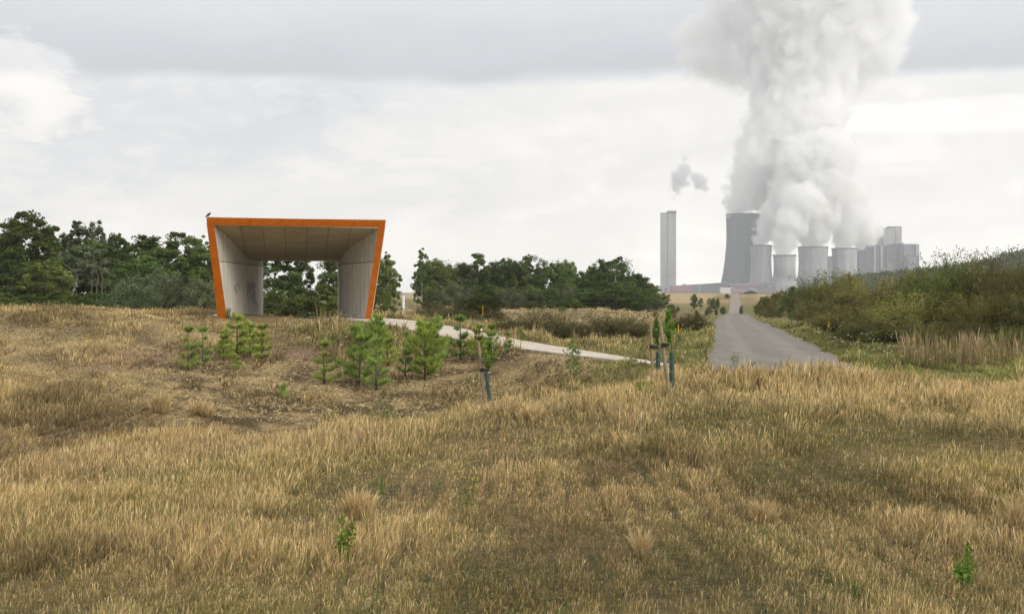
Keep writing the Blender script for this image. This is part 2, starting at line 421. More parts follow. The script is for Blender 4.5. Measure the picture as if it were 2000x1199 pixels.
mp, nt, out = new_mat('path_concrete'); co = coords(nt)
c = mixc(nt, 1., (.56, .50, .42), ramp(nt, noise(nt, co, 1.5, 6, .65), [(.3, .75), (.7, 1.2)]), 'MULTIPLY')
c = mixc(nt, 1., c, ramp(nt, noise(nt, co, 30, 4, .7), [(.3, .7), (.7, 1.25)]), 'MULTIPLY')
principled(nt, out, c, .95, noise(nt, co, 40, 4), .4, .01, .2)
strip('path', PATHC, np.interp(PATHC[:, 1], [46.4, 50, 57, 64], [.32, .72, 1.12, 1.30]), .012, mp)

# ---------------------------------------------------------------- grass
GR = rs(7)
M_GRASS = plant_mat('dry_grass_blades', .35, 0)
def blades(X, Y, h, w, lean, c0, c1, head, seg3=True, az=None, hcol=None):
    """ribbons: X, Y base; h height; w width; c0/c1 root and tip colour; head = widening of the seed head"""
    n = len(X); z = zfun(X, Y)-.02
    a = GR.rand(n)*2*np.pi; la = GR.rand(n)*2*np.pi if az is None else az
    dx, dy = np.cos(a), np.sin(a); lx, ly = np.cos(la)*lean*h, np.sin(la)*lean*h
    ts = np.array([0, .5, .84, 1.]) if seg3 else np.array([0, .55, 1.])
    k = len(ts); V = np.zeros((n, k, 2, 3), np.float32); Cc = np.zeros((n, k, 2, 3), np.float32)
    if seg3: wd = [np.ones(n)*.9, np.ones(n)*.75, np.where(head > 0, head, .5), np.ones(n)*.15]
    else: wd = [np.ones(n), np.where(head > 0, head*.8, .8), np.ones(n)*.3]
    for j, t in enumerate(ts):
        px = X+lx*t*t; py = Y+ly*t*t; pz = z+h*t*(1-.25*lean*lean*t)
        ww = wd[j]*w*.5
        for s, sg in ((0, -1), (1, 1)):
            V[:, j, s, 0] = px+dx*ww*sg; V[:, j, s, 1] = py+dy*ww*sg; V[:, j, s, 2] = pz
            tt = min(1, t*1.15)
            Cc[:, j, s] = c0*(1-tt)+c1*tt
            if hcol is not None and t > .7: Cc[:, j, s] = np.where((head > 0)[:, None], hcol, Cc[:, j, s])
    base = (np.arange(n)*k*2)[:, None]
    Q = np.concatenate([base+np.array([[2*j, 2*j+1, 2*j+3, 2*j+2]]) for j in range(k-1)]).astype(np.int32)
    return V.reshape(-1, 3), Q, Cc.reshape(-1, 3)
def join_parts(parts):
    o = 0; V = []; Q = []; C = []
    for v, q, c in parts: V.append(v); Q.append(q+o); C.append(c); o += len(v)
    return np.concatenate(V), np.concatenate(Q), np.concatenate(C)
def sample(n, d0, d1, pw, u0=-160, u1=2160):
    """points over the wedge seen from the photographer's place, density falling as D**-pw"""
    t = GR.rand(n); e = 2-pw
    D = (d0**e+(d1**e-d0**e)*t)**(1/e) if abs(e) > 1e-6 else d0*(d1/d0)**t
    u = u0+(u1-u0)*GR.rand(n)
    return (u-1000)/F*D, D
def pal(k, *cs):
    """pick per blade from a palette by index"""
    return np.array(cs, np.float32)[k]
STRAW = [(.70, .555, .28), (.59, .455, .22), (.48, .37, .185), (.80, .67, .385)]
OLIVE = [(.27, .24, .095), (.21, .205, .074), (.32, .27, .115), (.175, .172, .064)]
PINK = [(.44, .315, .195), (.37, .255, .16), (.51, .375, .235), (.32, .215, .13)]
GREEN = [(.28, .34, .10), (.22, .27, .08), (.36, .39, .14), (.32, .34, .11)]
def colours(n, ps, po, pp, pg):
    r = GR.rand(n); t = ps+po+pp+pg+1e-6; k = GR.randint(0, 4, n)
    c = np.where((r < ps/t)[:, None], pal(k, *STRAW), np.where((r < (ps+po)/t)[:, None], pal(k, *OLIVE), np.where((r < (ps+po+pp)/t)[:, None], pal(k, *PINK), pal(k, *GREEN))))
    return c*(.8+.4*GR.rand(n))[:, None]

def field(n, d0, d1, pw, wpx, hmin, hmax, seg3, part):
    X, Y = sample(n, d0, d1, pw)
    # gather blades into loose tufts
    tx = np.floor(X/.34)+hash2(np.floor(X/.34), np.floor(Y/.34), 3); ty = np.floor(Y/.34)+hash2(np.floor(X/.34), np.floor(Y/.34), 4)
    pull = .55*GR.rand(n); X = X+(tx*.34-X)*pull; Y = Y+(ty*.34-Y)*pull
    z = zfun(X, Y); R = regions(X, Y, z)
    big = fbm(X/3, Y/8, 51); mid = fbm(X/1.1, Y/3.2, 52, 3); sm = vnoise(X/.5, Y/.5, 53); pk = fbm(X/2, Y/6, 54, 3); gn = fbm(X/2.4, Y/7, 55, 3); dkn = fbm(X/1.5, Y/4, 60, 4)
    keep = np.ones(n)
    keep *= np.where(R['bare'] > .4, .72+.28*(fbm(X/.9, Y/.9, 57) > .55), 1)
    keep *= 1-.85*R['sandy']
    keep *= (R['dr'] > -.22+.38*sm) & (R['dp'] > np.interp(Y, [46.4, 50, 57, 64], [.2, .55, .95, 1.15])+.4*sm)
    keep *= np.where(R['dark'] > .5, .25, 1)
    # inside the shelter and its threshold
    keep *= ~((np.hypot(X+11.2*(Y/78), 0) < 3.6) & (Y > 70.5) & (Y < 88))
    fg = R['fg']
    keep *= np.where(fg > .5, .30+.70*sstep(.38, .56, mid), 1)
    hollow = (R['left'] > .4)*sstep(0, 3, Y-np.interp(R['u'], *CREST_D))*(1-sstep(44, 52, Y))*sstep(240, 420, R['u'])
    keep *= 1-.2*hollow*sstep(.35, .55, mid)
    R['hollow'] = hollow
    ok = GR.rand(n) < keep
    X = X[ok]; Y = Y[ok]; n = len(X)
    for k in R: R[k] = R[k][ok]
    big, mid, sm, pk, gn, dkn = big[ok], mid[ok], sm[ok], pk[ok], gn[ok], dkn[ok]; fg = R['fg']
    crest = R['crest']
    tall = sstep(.48, .64, fbm(X/1.3, Y/3.6, 58, 3))
    ps = .25+.38*fg+1.2*sstep(82, 95, Y)*(R['dr'] > 4)+2.0*crest*sstep(.30, .5, big)+1.0*tall+R['left']*.9+R['meadow']*.35
    po = fg*(.6+1.0*sstep(.4, .6, gn))*(1-.8*crest)+R['meadow']*.35+.1+R['left']*.12
    pp = .10+.6*sstep(.5, .66, pk)*fg+R['pink']*5+R['left']*.55*sstep(.45, .6, pk)
    pg = .04+.25*fg*sstep(.58, .7, gn)+R['meadow']*.30+R['verge']*2.2+R['right']*.4
    lush = np.exp(-((R['u']-640)/95)**4)*sstep(57, 60, Y)*(1-sstep(66, 68, Y))
    pg = pg*(1-.7*R['left'])+.9*lush+2.6*R['right']*(1-sstep(5, 10, R['dr']))*(Y > 38.6)*(Y < 75); po = po+.9*lush
    c1 = colours(n, ps, po, pp, pg)
    c1 = c1*np.where(R['bare'] > .4, .35+.75*GR.rand(n)**1.3, 1)[:, None]
    pat = sstep(.42, .62, fbm(X/1.0, Y/1.6, 63, 3))
    c1 = c1*np.where(fg < .5, np.where(Y > 84, .98, .74+.38*pat), 1)[:, None]
    c1 = c1*(1-.38*sstep(.5, .66, dkn)*(1-crest))[:, None]*(1-.22*R['hollow'])[:, None]
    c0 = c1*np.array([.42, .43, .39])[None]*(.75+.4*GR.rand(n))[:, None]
    isstem = GR.rand(n) < (.30+.25*tall)*np.where(part == 'near', 1, .8)
    head = np.where(isstem, 1.3+1.1*GR.rand(n), 0)
    h = (hmin+(hmax-hmin)*GR.rand(n)**1.3)*(1+.7*lush)*(1-.6*sstep(66, 68, Y)*(1-sstep(86, 90, Y))*sstep(405, 430, R['u'])*(1-sstep(730, 745, R['u'])))
    tf = vnoise(X/.62+3, Y/1.1, 61)*vnoise(X/.3, Y/.5, 62)
    h *= np.where(fg < .5, .62+1.5*tf, 1)*(1+.5*(fg < .5)*(1-sstep(180, 380, R['u']))*(1-sstep(40, 50, Y)))
    c1 = c1
    h *= (.58+.75*tall+.6*crest)*(1-.25*R['hollow'])
    h = np.where(isstem, h*1.25, h*.8)
    h *= np.where(R['bare'] > .4, .40, 1)*np.where(R['left'] > .5, .62, 1)*np.where(R['pink'] > .5, .8, 1)*np.where(R['verge'] > .4, .75, 1)
    w = wpx*Y/1434.*(.7+.6*GR.rand(n))
    w = np.maximum(w, .0018)
    lean = np.where(isstem, .05+.50*GR.rand(n)**1.5, .15+.9*GR.rand(n))
    wind = np.pi*.08+GR.randn(n)*1.6
    hcol = c1*np.array([1.12, 1.05, 1.0])[None]
    return blades(X, Y, h, w, lean, c0, c1, head, seg3, wind, hcol)
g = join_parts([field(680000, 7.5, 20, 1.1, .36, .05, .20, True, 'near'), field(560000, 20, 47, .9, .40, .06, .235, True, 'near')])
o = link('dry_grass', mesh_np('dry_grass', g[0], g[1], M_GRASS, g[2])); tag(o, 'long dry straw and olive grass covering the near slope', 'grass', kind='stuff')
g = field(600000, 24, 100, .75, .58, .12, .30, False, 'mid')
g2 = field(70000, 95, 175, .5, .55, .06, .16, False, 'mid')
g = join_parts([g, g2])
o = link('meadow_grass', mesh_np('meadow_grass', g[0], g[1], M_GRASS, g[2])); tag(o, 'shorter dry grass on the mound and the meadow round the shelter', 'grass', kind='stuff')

# small herbs and loose seed heads between the blades
X, Y = sample(30000, 8, 46, .8); z = zfun(X, Y); R = regions(X, Y, z); ptc = fbm(X/.9, Y/2.2, 81, 3); ok = (R['fg'] > .5) & (GR.rand(len(X)) < .15+.85*sstep(.5, .62, ptc)); X, Y, z = X[ok], Y[ok], z[ok]; n = len(X)
k = np.repeat(np.arange(n), 4); P = np.stack([X[k]+GR.randn(4*n)*.03, Y[k]+GR.randn(4*n)*.03, z[k]+.02+.10*GR.rand(4*n)], 1)
def quads(P, Nn, size, asp, col):
    m = len(P); t = np.cross(Nn, GR.randn(m, 3)); t /= np.linalg.norm(t, axis=1)[:, None]; b = np.cross(Nn, t); b /= np.linalg.norm(b, axis=1)[:, None]
    L = (size*.5)[:, None]; return np.stack([P-t*L, P+b*L*asp, P+t*L, P-b*L*asp], 1).reshape(-1, 3), np.arange(m*4).reshape(-1, 4), np.repeat(col, 4, 0)
c = pal(GR.randint(0, 4, 4*n), (.20, .23, .075), (.26, .26, .10), (.15, .18, .055), (.30, .25, .13))
q1 = quads(P, GR.randn(4*n, 3)*.6+np.array([0, 0, .8]), .016+.02*GR.rand(4*n), .5, c)
X, Y = sample(95000, 8, 46, .8); z = zfun(X, Y); R = regions(X, Y, z); ptc = fbm(X/1.6, Y/4.5, 82, 3); ok = (R['fg'] > .5) & (GR.rand(len(X)) < .12+.88*sstep(.46, .60, ptc)); X, Y, z = X[ok], Y[ok], z[ok]; n = len(X)
c = pal(GR.randint(0, 4, n), (.50, .38, .27), (.42, .30, .21), (.60, .49, .34), (.36, .26, .18)); P = np.stack([X, Y, z+.06+.20*GR.rand(n)], 1)
q2 = quads(P, GR.randn(n, 3), np.maximum(.009, .8*Y/1434)*(.6+.8*GR.rand(n)), .6, c)
g = join_parts([q1, q2]); o = link('meadow_herbs', mesh_np('meadow_herbs', g[0], g[1], M_GRASS, g[2])); tag(o, 'small herbs and pinkish seed heads scattered through the near grass', 'herbs', kind='stuff')

# tall reed-like grass in front of the right-hand bushes
n = 3200; u = 1755+GR.rand(n)*330; D = 42.5+GR.rand(n)*4.5
d = np.exp(-((u-1790)/60)**2)*.7+np.exp(-((u-1900)/50)**2)+np.exp(-((u-2010)/40)**2)*.8
ok = (GR.rand(n) < d+.15); u = u[ok]; D = D[ok]; n = len(u)
X = (u-1000)/F*D; c = colours(n, np.full(n, .5), np.full(n, .5), np.full(n, .8), np.full(n, .12))
g = blades(X, D, (.24+.75*GR.rand(n)**1.6)*(.75+.5*vnoise(X/.7,D/.7,5)), .013*(.7+.6*GR.rand(n)), .05+.2*GR.rand(n), c*.6, c, np.where(GR.rand(n) < .6, 1.8, 0), True)
g = (g[0], g[1], g[2]*.8); o = link('tall_grass', mesh_np('tall_grass', *g[:2], M_GRASS, g[2])); tag(o, 'tall reddish tan grass standing in front of the bushes', 'grass', kind='stuff')

# pale tussocks that stand out of the slope
def tussock(u, v, hpx, wpx, label, n=900, tone=1.0):
    x, y, z = ground_at(u, v)
    nc = 7; ca = GR.rand(nc)*6.28; cr_ = np.sqrt(GR.rand(nc))*wpx/F*y*.30; chh = .6+.5*GR.rand(nc); chh[0] = 1.15; cr_[0] *= .3; kk = GR.randint(0, nc, n)
    r = np.sqrt(GR.rand(n))*wpx/F*y*.17; a = GR.rand(n)*2*np.pi
    X = x+r*np.cos(a)+(cr_*np.cos(ca))[kk]; Y = y+r*np.sin(a)+(cr_*np.sin(ca))[kk]
    c = pal(GR.randint(0, 4, n), (.80, .62, .33), (.72, .54, .27), (.62, .45, .21), (.86, .70, .42))*tone*(.85+.3*GR.rand(n))[:, None]
    h = hpx/F*y*(.50+.6*GR.rand(n))*chh[kk]
    g = blades(X, Y, h, np.full(n, max(.0045, .55*y/1434)), .06+.28*r/(wpx/F*y*.17)+.2*GR.rand(n), c*np.array([.5, .48, .42]), c, np.where(GR.rand(n) < .4, 2.0, 0), True, a+GR.randn(n)*.5)
    me = mesh_np('tussock', g[0]-np.array([x, y, z], np.float32), g[1], M_GRASS, g[2])
    o = link('tussock', me, None, (x, y, z)); tag(o, label, 'grass tussock', 'pale grass tussocks on the near slope')
tussock(702, 1012, 60, 78, 'large pale straw tussock standing out alone left of the middle of the near slope', 900, .9)
tussock(1490, 1022, 46, 70, 'broad low straw tussock on the right half of the near slope', 500, .75)
tussock(1252, 1092, 60, 44, 'narrow upright straw tussock below the middle of the near slope', 330, .75)
tussock(1985, 1040, 70, 60, 'straw tussock cut by the right edge of the picture', 450, .75)
tussock(395, 812, 30, 52, 'smaller rounded straw tussock in the hollow before the stony slope', 500, .8)
tussock(312, 806, 40, 62, 'taller loose straw tussock in the hollow before the stony slope', 600, .75)
tussock(140, 922, 22, 36, 'little pale tussock at the left end of the grassy brow', 350, .9)
tussock(1045, 822, 34, 60, 'pale tussock on the brow right of the leaning single stake', 600, .9)

# loose stones on the bare slope
n = 9000; u = 280+GR.rand(n)*980; D = 41+GR.rand(n)*16; X = (u-1000)/F*D
z = zfun(X, D); R = regions(X, D, z); ok = (R['bare'] > .5) & (R['dp'] > 1.5); X, D, z = X[ok], D[ok], z[ok]; n = len(X)
s = .011+.017*GR.rand(n)+.03*GR.rand(n)**14
cube = np.array([(-1,-1,-.6),(1,-1,-.6),(1,1,-.6),(-1,1,-.6),(-.6,-.6,.6),(.6,-.7,.6),(.7,.6,.6),(-.6,.6,.6)])
V = cube[None]*(.7+.6*GR.rand(n, 8, 3))*s[:, None, None]*np.array([1.3, 1, .8]); a = GR.rand(n)*6.28
V = np.stack([V[..., 0]*np.cos(a)[:, None]-V[..., 1]*np.sin(a)[:, None], V[..., 0]*np.sin(a)[:, None]+V[..., 1]*np.cos(a)[:, None], V[..., 2]], -1)+np.stack([X, D, z+s*.3], 1)[:, None]
Q = (np.arange(n)*8)[:, None, None]+np.array([(0,3,2,1),(4,5,6,7),(0,1,5,4),(1,2,6,5),(2,3,7,6),(3,0,4,7)])[None]
cc = pal(GR.randint(0, 4, n), (.40, .31, .175), (.30, .225, .125), (.46, .37, .23), (.24, .18, .11))
M_STONE = plant_mat('stone', 0, 0)
o = link('gravel', mesh_np('gravel', V.reshape(-1, 3), Q.reshape(-1, 4), M_STONE, np.repeat(cc, 8, 0))); tag(o, 'loose tan stones scattered over the bare slope', 'stones', kind='stuff')
# ---------------------------------------------------------------- plants
M_LEAF = plant_mat('leaves', .3, .22)
M_BROOM = plant_mat('broom_twigs', .25, .30)
M_NEEDLE = plant_mat('pine_needles', .25, .15)
M_WEED = plant_mat('herb_leaves', .4, .1)
M_BARK = plain_mat('bark', (.10, .08, .06), .9, 8, .4, .5)
M_PALEBARK = plain_mat('pale_bark', (.24, .225, .19), .8, 10, .35, .3)

def leaf_quads(P, Nrm, size, aspect, col, rg, tip=True):
    """diamond leaves at P facing roughly Nrm"""
    n = len(P); r = rg.randn(n, 3)
    Nn = Nrm/np.maximum(np.linalg.norm(Nrm, axis=1), 1e-6)[:, None]
    t = np.cross(Nn, r); t /= np.maximum(np.linalg.norm(t, axis=1), 1e-6)[:, None]; b = np.cross(Nn, t)
    L = (size*.5)[:, None]; W = L*aspect
    V = np.stack([P-t*L, P+b*W, P+t*L, P-b*W], 1)
    Q = (np.arange(n)*4)[:, None]+np.arange(4)[None]
    return V.reshape(-1, 3), Q, np.repeat(col, 4, 0)

def crown_mesh(name, seed, lobes, nclump, nleaf, leaf, pal_, m, flat=0, upright=0):
    """lobes: (x, y, z, rx, ry, rz); leaf clumps spread through and over them"""
    rg = rs(seed); lob = np.array(lobes); vol = (lob[:, 3]*lob[:, 4]*lob[:, 5])**.67
    which = rg.choice(len(lob), nclump, p=vol/vol.sum())
    d = rg.randn(nclump, 3); d /= np.linalg.norm(d, axis=1)[:, None]
    rad = (.35+.65*rg.rand(nclump)**.45)
    cc = lob[which, :3]+d*lob[which, 3:]*rad[:, None]
    cr = lob[which, 3]*(.18+.26*rg.rand(nclump))
    tone = .68+.64*rg.rand(nclump); hue = rg.rand(nclump)
    k = np.repeat(np.arange(nclump), nleaf)
    q = rg.randn(len(k), 3); q /= np.linalg.norm(q, axis=1)[:, None]; q *= (rg.rand(len(k))**.5)[:, None]
    off = q*cr[k][:, None]*np.array([1, 1, .75+upright])
    P = cc[k]+off
    ok = P[:, 2] > .02; P = P[ok]; k = k[ok]; q = q[ok]
    N = q*.5+d[k]*.4+rg.randn(len(P), 3)*.55+np.array([0, 0, .35])
    a, b = np.array(pal_[0]), np.array(pal_[1])
    col = (a+(b-a)*hue[k][:, None])*tone[k][:, None]*(.8+.4*rg.rand(len(P)))[:, None]
    V, Q, C = leaf_quads(P, N, leaf*(.6+.8*rg.rand(len(P))), .55, col, rg)
    return mesh_np(name, V, Q, m, C)

def trunk_mesh(name, seed, h, r, limbs, m, lean=0.0, spread=.3, from_=.3):
    rg = rs(seed); mb = MB()
    pts = [(lean*t*t*h+.02*rg.randn()*h*t, .02*rg.randn()*h*t, h*t) for t in np.linspace(0, 1, 7)]
    pts[0] = (0, 0, -.03*h)
    mb.tube(pts, [r*(1.25 if i == 0 else 1-.14*i) for i in range(7)], 7)
    for i in range(limbs):
        t = from_+(.84-from_)*i/max(1, limbs-1); a = i*2.4+rg.rand(); L = spread*(1.1-.5*t)*(.7+.6*rg.rand())
        p = Vector(pts[0])*0+Vector((lean*t*t*h, 0, h*t))
        q = p+Vector((math.cos(a)*L*.5, math.sin(a)*L*.5, .06*h+L*.2)); e = p+Vector((math.cos(a)*L, math.sin(a)*L, .10*h+L*.45))
        mb.tube([p, q, e], [r*.42*(1.1-t*.6), r*.26*(1.1-t*.6), r*.08], 5)
    return mb.mesh(name, m, True)

def rand_lobes(seed, n, w, z0, z1, top=.5):
    rg = rs(seed); L = [(0, 0, (z0+z1)/2, w*.62, w*.62, (z1-z0)*.46)]
    for i in range(n):
        t = (i+.5)/n; z = z0+(z1-z0)*(.12+.76*t); a = i*2.4+rg.rand()*.8
        prof = math.sin(math.pi*min(1, .22+.78*t**.85))**.6 if top > .6 else math.sin(math.pi*(.2+.72*t))
        R = w*.58*prof*(.75+.4*rg.rand())
        s = w*(.26+.16*rg.rand())
        L.append((math.cos(a)*R, math.sin(a)*R, z, s, s, s*.85*(z1-z0)/(2*w)))
    L.append((rg.randn()*.05, rg.randn()*.05, z1-.1, w*.24, w*.24, .12))
    return L
DK = ((.080, .118, .036), (.112, .150, .042)); MD = ((.100, .148, .043), (.14, .185, .052)); LT = ((.11, .155, .042), (.15, .19, .055)); GY = ((.125, .15, .080), (.155, .18, .092)); BG = ((.085, .095, .075), (.10, .12, .08))
# unit-height trees: (crown mesh, trunk mesh, unit width)
TREES = {}
for i in range(5):
    TREES['oak%d' % i] = (crown_mesh('crown', 100+i, rand_lobes(100+i, 11+i % 3, .36, .10, .97), 150, 130, .025, (DK, MD, DK, MD, DK)[i], M_LEAF), trunk_mesh('trunk', 100+i, .66, .024, 9, M_BARK, 0, .2), .66)
for i in range(5):
    TREES['wide%d' % i] = (crown_mesh('crown', 110+i, rand_lobes(110+i, 14+i % 3, .50, .08, .97), 230, 125, .026, (DK, MD, DK, DK, MD)[i], M_LEAF, 0, .3), trunk_mesh('trunk', 110+i, .60, .024, 9, M_BARK, 0, .25), .95)
for i in range(3):
    TREES['poplar%d' % i] = (crown_mesh('crown', 120+i, rand_lobes(120+i, 11, .22, .10, .98, .4), 120, 120, .022, (MD, GY, DK)[i], M_LEAF, 0, .5), trunk_mesh('trunk', 120+i, .72, .016, 11, M_BARK, 0, .10), .44)
TREES['light0'] = (crown_mesh('crown', 131, rand_lobes(131, 10, .36, .06, .97), 140, 130, .026, LT, M_LEAF), trunk_mesh('trunk', 131, .6, .025, 8, M_BARK, 0, .2), .76)
TREES['birch0'] = (crown_mesh('crown', 141, rand_lobes(141, 10, .18, .22, .99, .4), 90, 90, .020, MD, M_LEAF, 0, .4), trunk_mesh('trunk', 141, .90, .010, 14, M_PALEBARK, 0, .07), .38)
TREES['lean0'] = (crown_mesh('crown', 151, [(x+.25, y, z, a, b, c) for x, y, z, a, b, c in rand_lobes(151, 8, .30, .45, .98)], 90, 110, .024, GY, M_LEAF), trunk_mesh('trunk', 151, .93, .016, 8, M_PALEBARK, .28, .2, .5), .75)
for i in range(3):
    TREES['shrub%d' % i] = (crown_mesh('crown', 160+i, rand_lobes(160+i, 10, .56, .02, .95, .7), 150, 130, .030, (MD, DK, LT)[i], M_LEAF), trunk_mesh('trunk', 160+i, .6, .03, 7, M_BARK, 0, .4, .1), 1.15)
for i in range(2):
    TREES['willow%d' % i] = (crown_mesh('crown', 170+i, rand_lobes(170+i, 10, .58, .02, .95, .7), 130, 130, .026, GY, M_LEAF, 0, 1.0), trunk_mesh('trunk', 170+i, .6, .03, 8, M_BARK, 0, .45, .1), 1.2)

def whip_bush(name, seed, nst, nl, fan, leaf, pal_, hvar=.35, dome=.35):
    """broom-like bush, unit height: many thin upright stems set with small leaves"""
    rg = rs(seed); a = rg.rand(nst)*2*np.pi; r0 = .10*rg.rand(nst)**.5; fanv = fan*rg.rand(nst)**.6
    hh = (1-hvar*rg.rand(nst)*.9)*(1-dome*(fanv/fan)**2)*(.78+.44*vnoise(np.cos(a)*2.2+seed, np.sin(a)*2.2+fanv*4, seed)); hh[:nst//14] = 1+.14*rg.rand(nst//14)
    dirx, diry = np.cos(a), np.sin(a); curve = .6+.8*rg.rand(nst)
    def pos(k, t):
        rr = r0[k]+fanv[k]*t**curve[k]
        return np.stack([dirx[k]*rr, diry[k]*rr, hh[k]*t], 1)
    k = np.repeat(np.arange(nst), nl); t = .10+.9*rg.rand(len(k))**.62
    P = pos(k, t)+rg.randn(len(k), 3)*np.array([.022, .022, .012])
    P2 = pos(k, t-.02)
    up = pos(k, np.minimum(t+.06, 1.05))-P2
    N = np.cross(up, rg.randn(len(k), 3)); tone = (.62+.7*rg.rand(nst))[k]; hue = rg.rand(nst)[k]
    c = (np.array(pal_[0])+(np.array(pal_[1])-np.array(pal_[0]))*hue[:, None])*tone[:, None]*(.8+.4*rg.rand(len(k)))[:, None]
    # leaves lie along the stem
    n = len(k); tt = up/np.linalg.norm(up, axis=1)[:, None]+rg.randn(n, 3)*.35; tt /= np.linalg.norm(tt, axis=1)[:, None]
    b = np.cross(tt, rg.randn(n, 3)); b /= np.linalg.norm(b, axis=1)[:, None]
    L = (leaf*(.6+.8*rg.rand(n))*.5)[:, None]; W = L*.38
    V = np.stack([P-tt*L, P+b*W, P+tt*L, P-b*W], 1).reshape(-1, 3)
    crown = mesh_np(name, V, (np.arange(n)*4)[:, None]+np.arange(4)[None], M_BROOM, np.repeat(c, 4, 0))
    mb = MB(); 
    for i in range(0, nst, 4):
        p = pos(np.array([i]*4), np.array([0, .3, .65, .95])); mb.tube([tuple(q) for q in p], [.007, .005, .004, .002], 3, False)
    return crown, mb.mesh('stems', M_BARK)
OL = ((.15, .148, .052), (.225, .21, .072)); BR = ((.14, .132, .05), (.185, .17, .066)); GN = ((.125, .148, .046), (.18, .197, .064)); YE = ((.18, .18, .05), (.24, .225, .07))
BUSH = {}
for i, p in enumerate((OL, BR, GN, YE)):
    BUSH['broom%d' % i] = (*whip_bush('foliage', 200+i, 330, 46, .50, .030, p), 1.0)
BUSH['fan0'] = (*whip_bush('foliage', 210, 150, 34, .5, .034, BR, .3), .95)
for i, p in enumerate((OL, GN, BR)):
    BUSH['round%d' % i] = (crown_mesh('foliage', 220+i, rand_lobes(220+i, 11, .55, .02, .93, .7), 150, 95, .024, p, M_BROOM, 0, .9), whip_bush('x', 230+i, 40, 2, .4, .02, p)[1], 1.12)
for k in ('x', 'x.001', 'x.002'):
    if k in bpy.data.meshes: bpy.data.meshes.remove(bpy.data.meshes[k])

BUSH['ball0'] = (crown_mesh('foliage', 240, [(0, 0, .5, .42, .42, .46)]+rand_lobes(240, 9, .5, .05, .9, .7), 220, 120, .030, ((.048, .070, .020), (.075, .098, .028)), M_BROOM, 0, .7), whip_bush('x', 241, 30, 2, .4, .02, OL)[1], 1.05)
SC = ((.105, .102, .042), (.15, .138, .058))
for i in range(3):
    BUSH['scrub%d' % i] = (*whip_bush('foliage', 250+i, 340, 44, .50, .034, SC, .45, .62), .92)
for k in ('x', 'x.001', 'x.002'):
    if k in bpy.data.meshes: bpy.data.meshes.remove(bpy.data.meshes[k])
used = {}
def plant(name, kind, u, vtop, hw, D, label, group, cat, vbase=None, rz=None, parts=('crown', 'trunk')):
    """a tree or bush whose top shows at (u, vtop), half width hw, at distance D"""
    src = TREES.get(kind) or BUSH[kind]; g_ = group == 'trees of the wood behind the left mound' and u < 430
    x, y = at(u, D); z = zg(x, y)
    H = ((HZ-vtop)/F*D-z)*1.02; W = 2*hw/F*D*((2.1 if g_ else 1.15 if D > 208 and u > 1300 else 1.75) if name == 'tree' else (1.0 if D > 180 and u > 1300 else 1.7) if name == 'shrub' else 1.4)*(1.15 if D < 110 and u < 1400 else 1)
    used[kind] = used.get(kind, 0)+1
    rz = (used[kind]*2.17+len(kind)) % 6.28 if rz is None else rz
    e = empty(name, (x, y, z-.03), rz, label, cat, group, (W/src[2], W/src[2], H))
    link(parts[0], src[0], e); link(parts[1], src[1], e)
    return e

# ---- wood behind the left mound
G1 = 'trees of the wood behind the left mound'
def tree(kind, u, vt, hw, D, label, g=G1): return plant('tree', kind, u, vt, hw, D, label, g, 'tree')
L = [
 ('oak1', -40, 440, 62, 142, 'dark tree cut by the left edge of the picture, behind the mound'),
 ('oak0', 46, 408, 44, 138, 'tallest tree of the left wood, dark, with a ragged pointed top'),
 ('poplar0', 98, 437, 26, 140, 'narrow tree on the right shoulder of the tallest tree in the left wood'),
 ('poplar1', 150, 434, 30, 143, 'greyish feathery treetop, first of two beside each other left of the flat wood top'),
 ('poplar1', 189, 433, 24, 141, 'greyish rounded treetop, second of two beside each other left of the flat wood top'),
 ('oak2', 22, 478, 40, 130, 'dull green tree in front of the tallest tree, its crown cut by the left edge'),
 ('lean0', 130, 478, 40, 128, 'thin leaning tree with a pale bare trunk in the left wood'),
 ('oak3', 172, 470, 40, 134, 'olive spreading tree right of the pale leaning trunk'),
 ('poplar2', 232, 452, 24, 141, 'slim dark treetop in the low middle stretch of the left wood'),
 ('oak4', 222, 474, 38, 134, 'spreading dark tree above the bare grey trunks of the left wood'),
 ('oak0', 285, 456, 36, 139, 'broad flat-topped tree left of the domed tree by the shelter'),
 ('oak3', 268, 490, 34, 130, 'grey-green tree between the bare trunks and the domed tree'),
 ('oak2', 345, 450, 42, 136, 'big dark domed tree just left of the shelter'),
 ('oak1', 396, 456, 30, 140, 'dark tree half hidden by the left orange edge of the shelter'),
 ('light0', 362, 500, 30, 128, 'light green tree in front of the big domed tree beside the shelter'),
 ('light0', 92, 496, 34, 124, 'yellow-green bushy tree standing in front of the left wood'),
 ('oak4', 455, 480, 36, 140, 'dark tree behind the left wall of the shelter'),
 ('oak0', 535, 476, 44, 136, 'dark tree seen through the shelter, beside its left wall'),
 ('poplar2', 588, 482, 24, 142, 'slim dark tree seen through the middle of the shelter opening'),
 ('oak3', 652, 484, 26, 138, 'dark tree seen through the shelter, beside its right wall'),
 ('oak2', 706, 478, 38, 140, 'dark tree behind the right wall of the shelter'),
 ('oak1', 750, 488, 22, 134, 'dark tree right of the shelter with its crown sloping to the right'),
]
for a in L: tree(*a)
G2 = 'shrubs along the edge of the left wood'
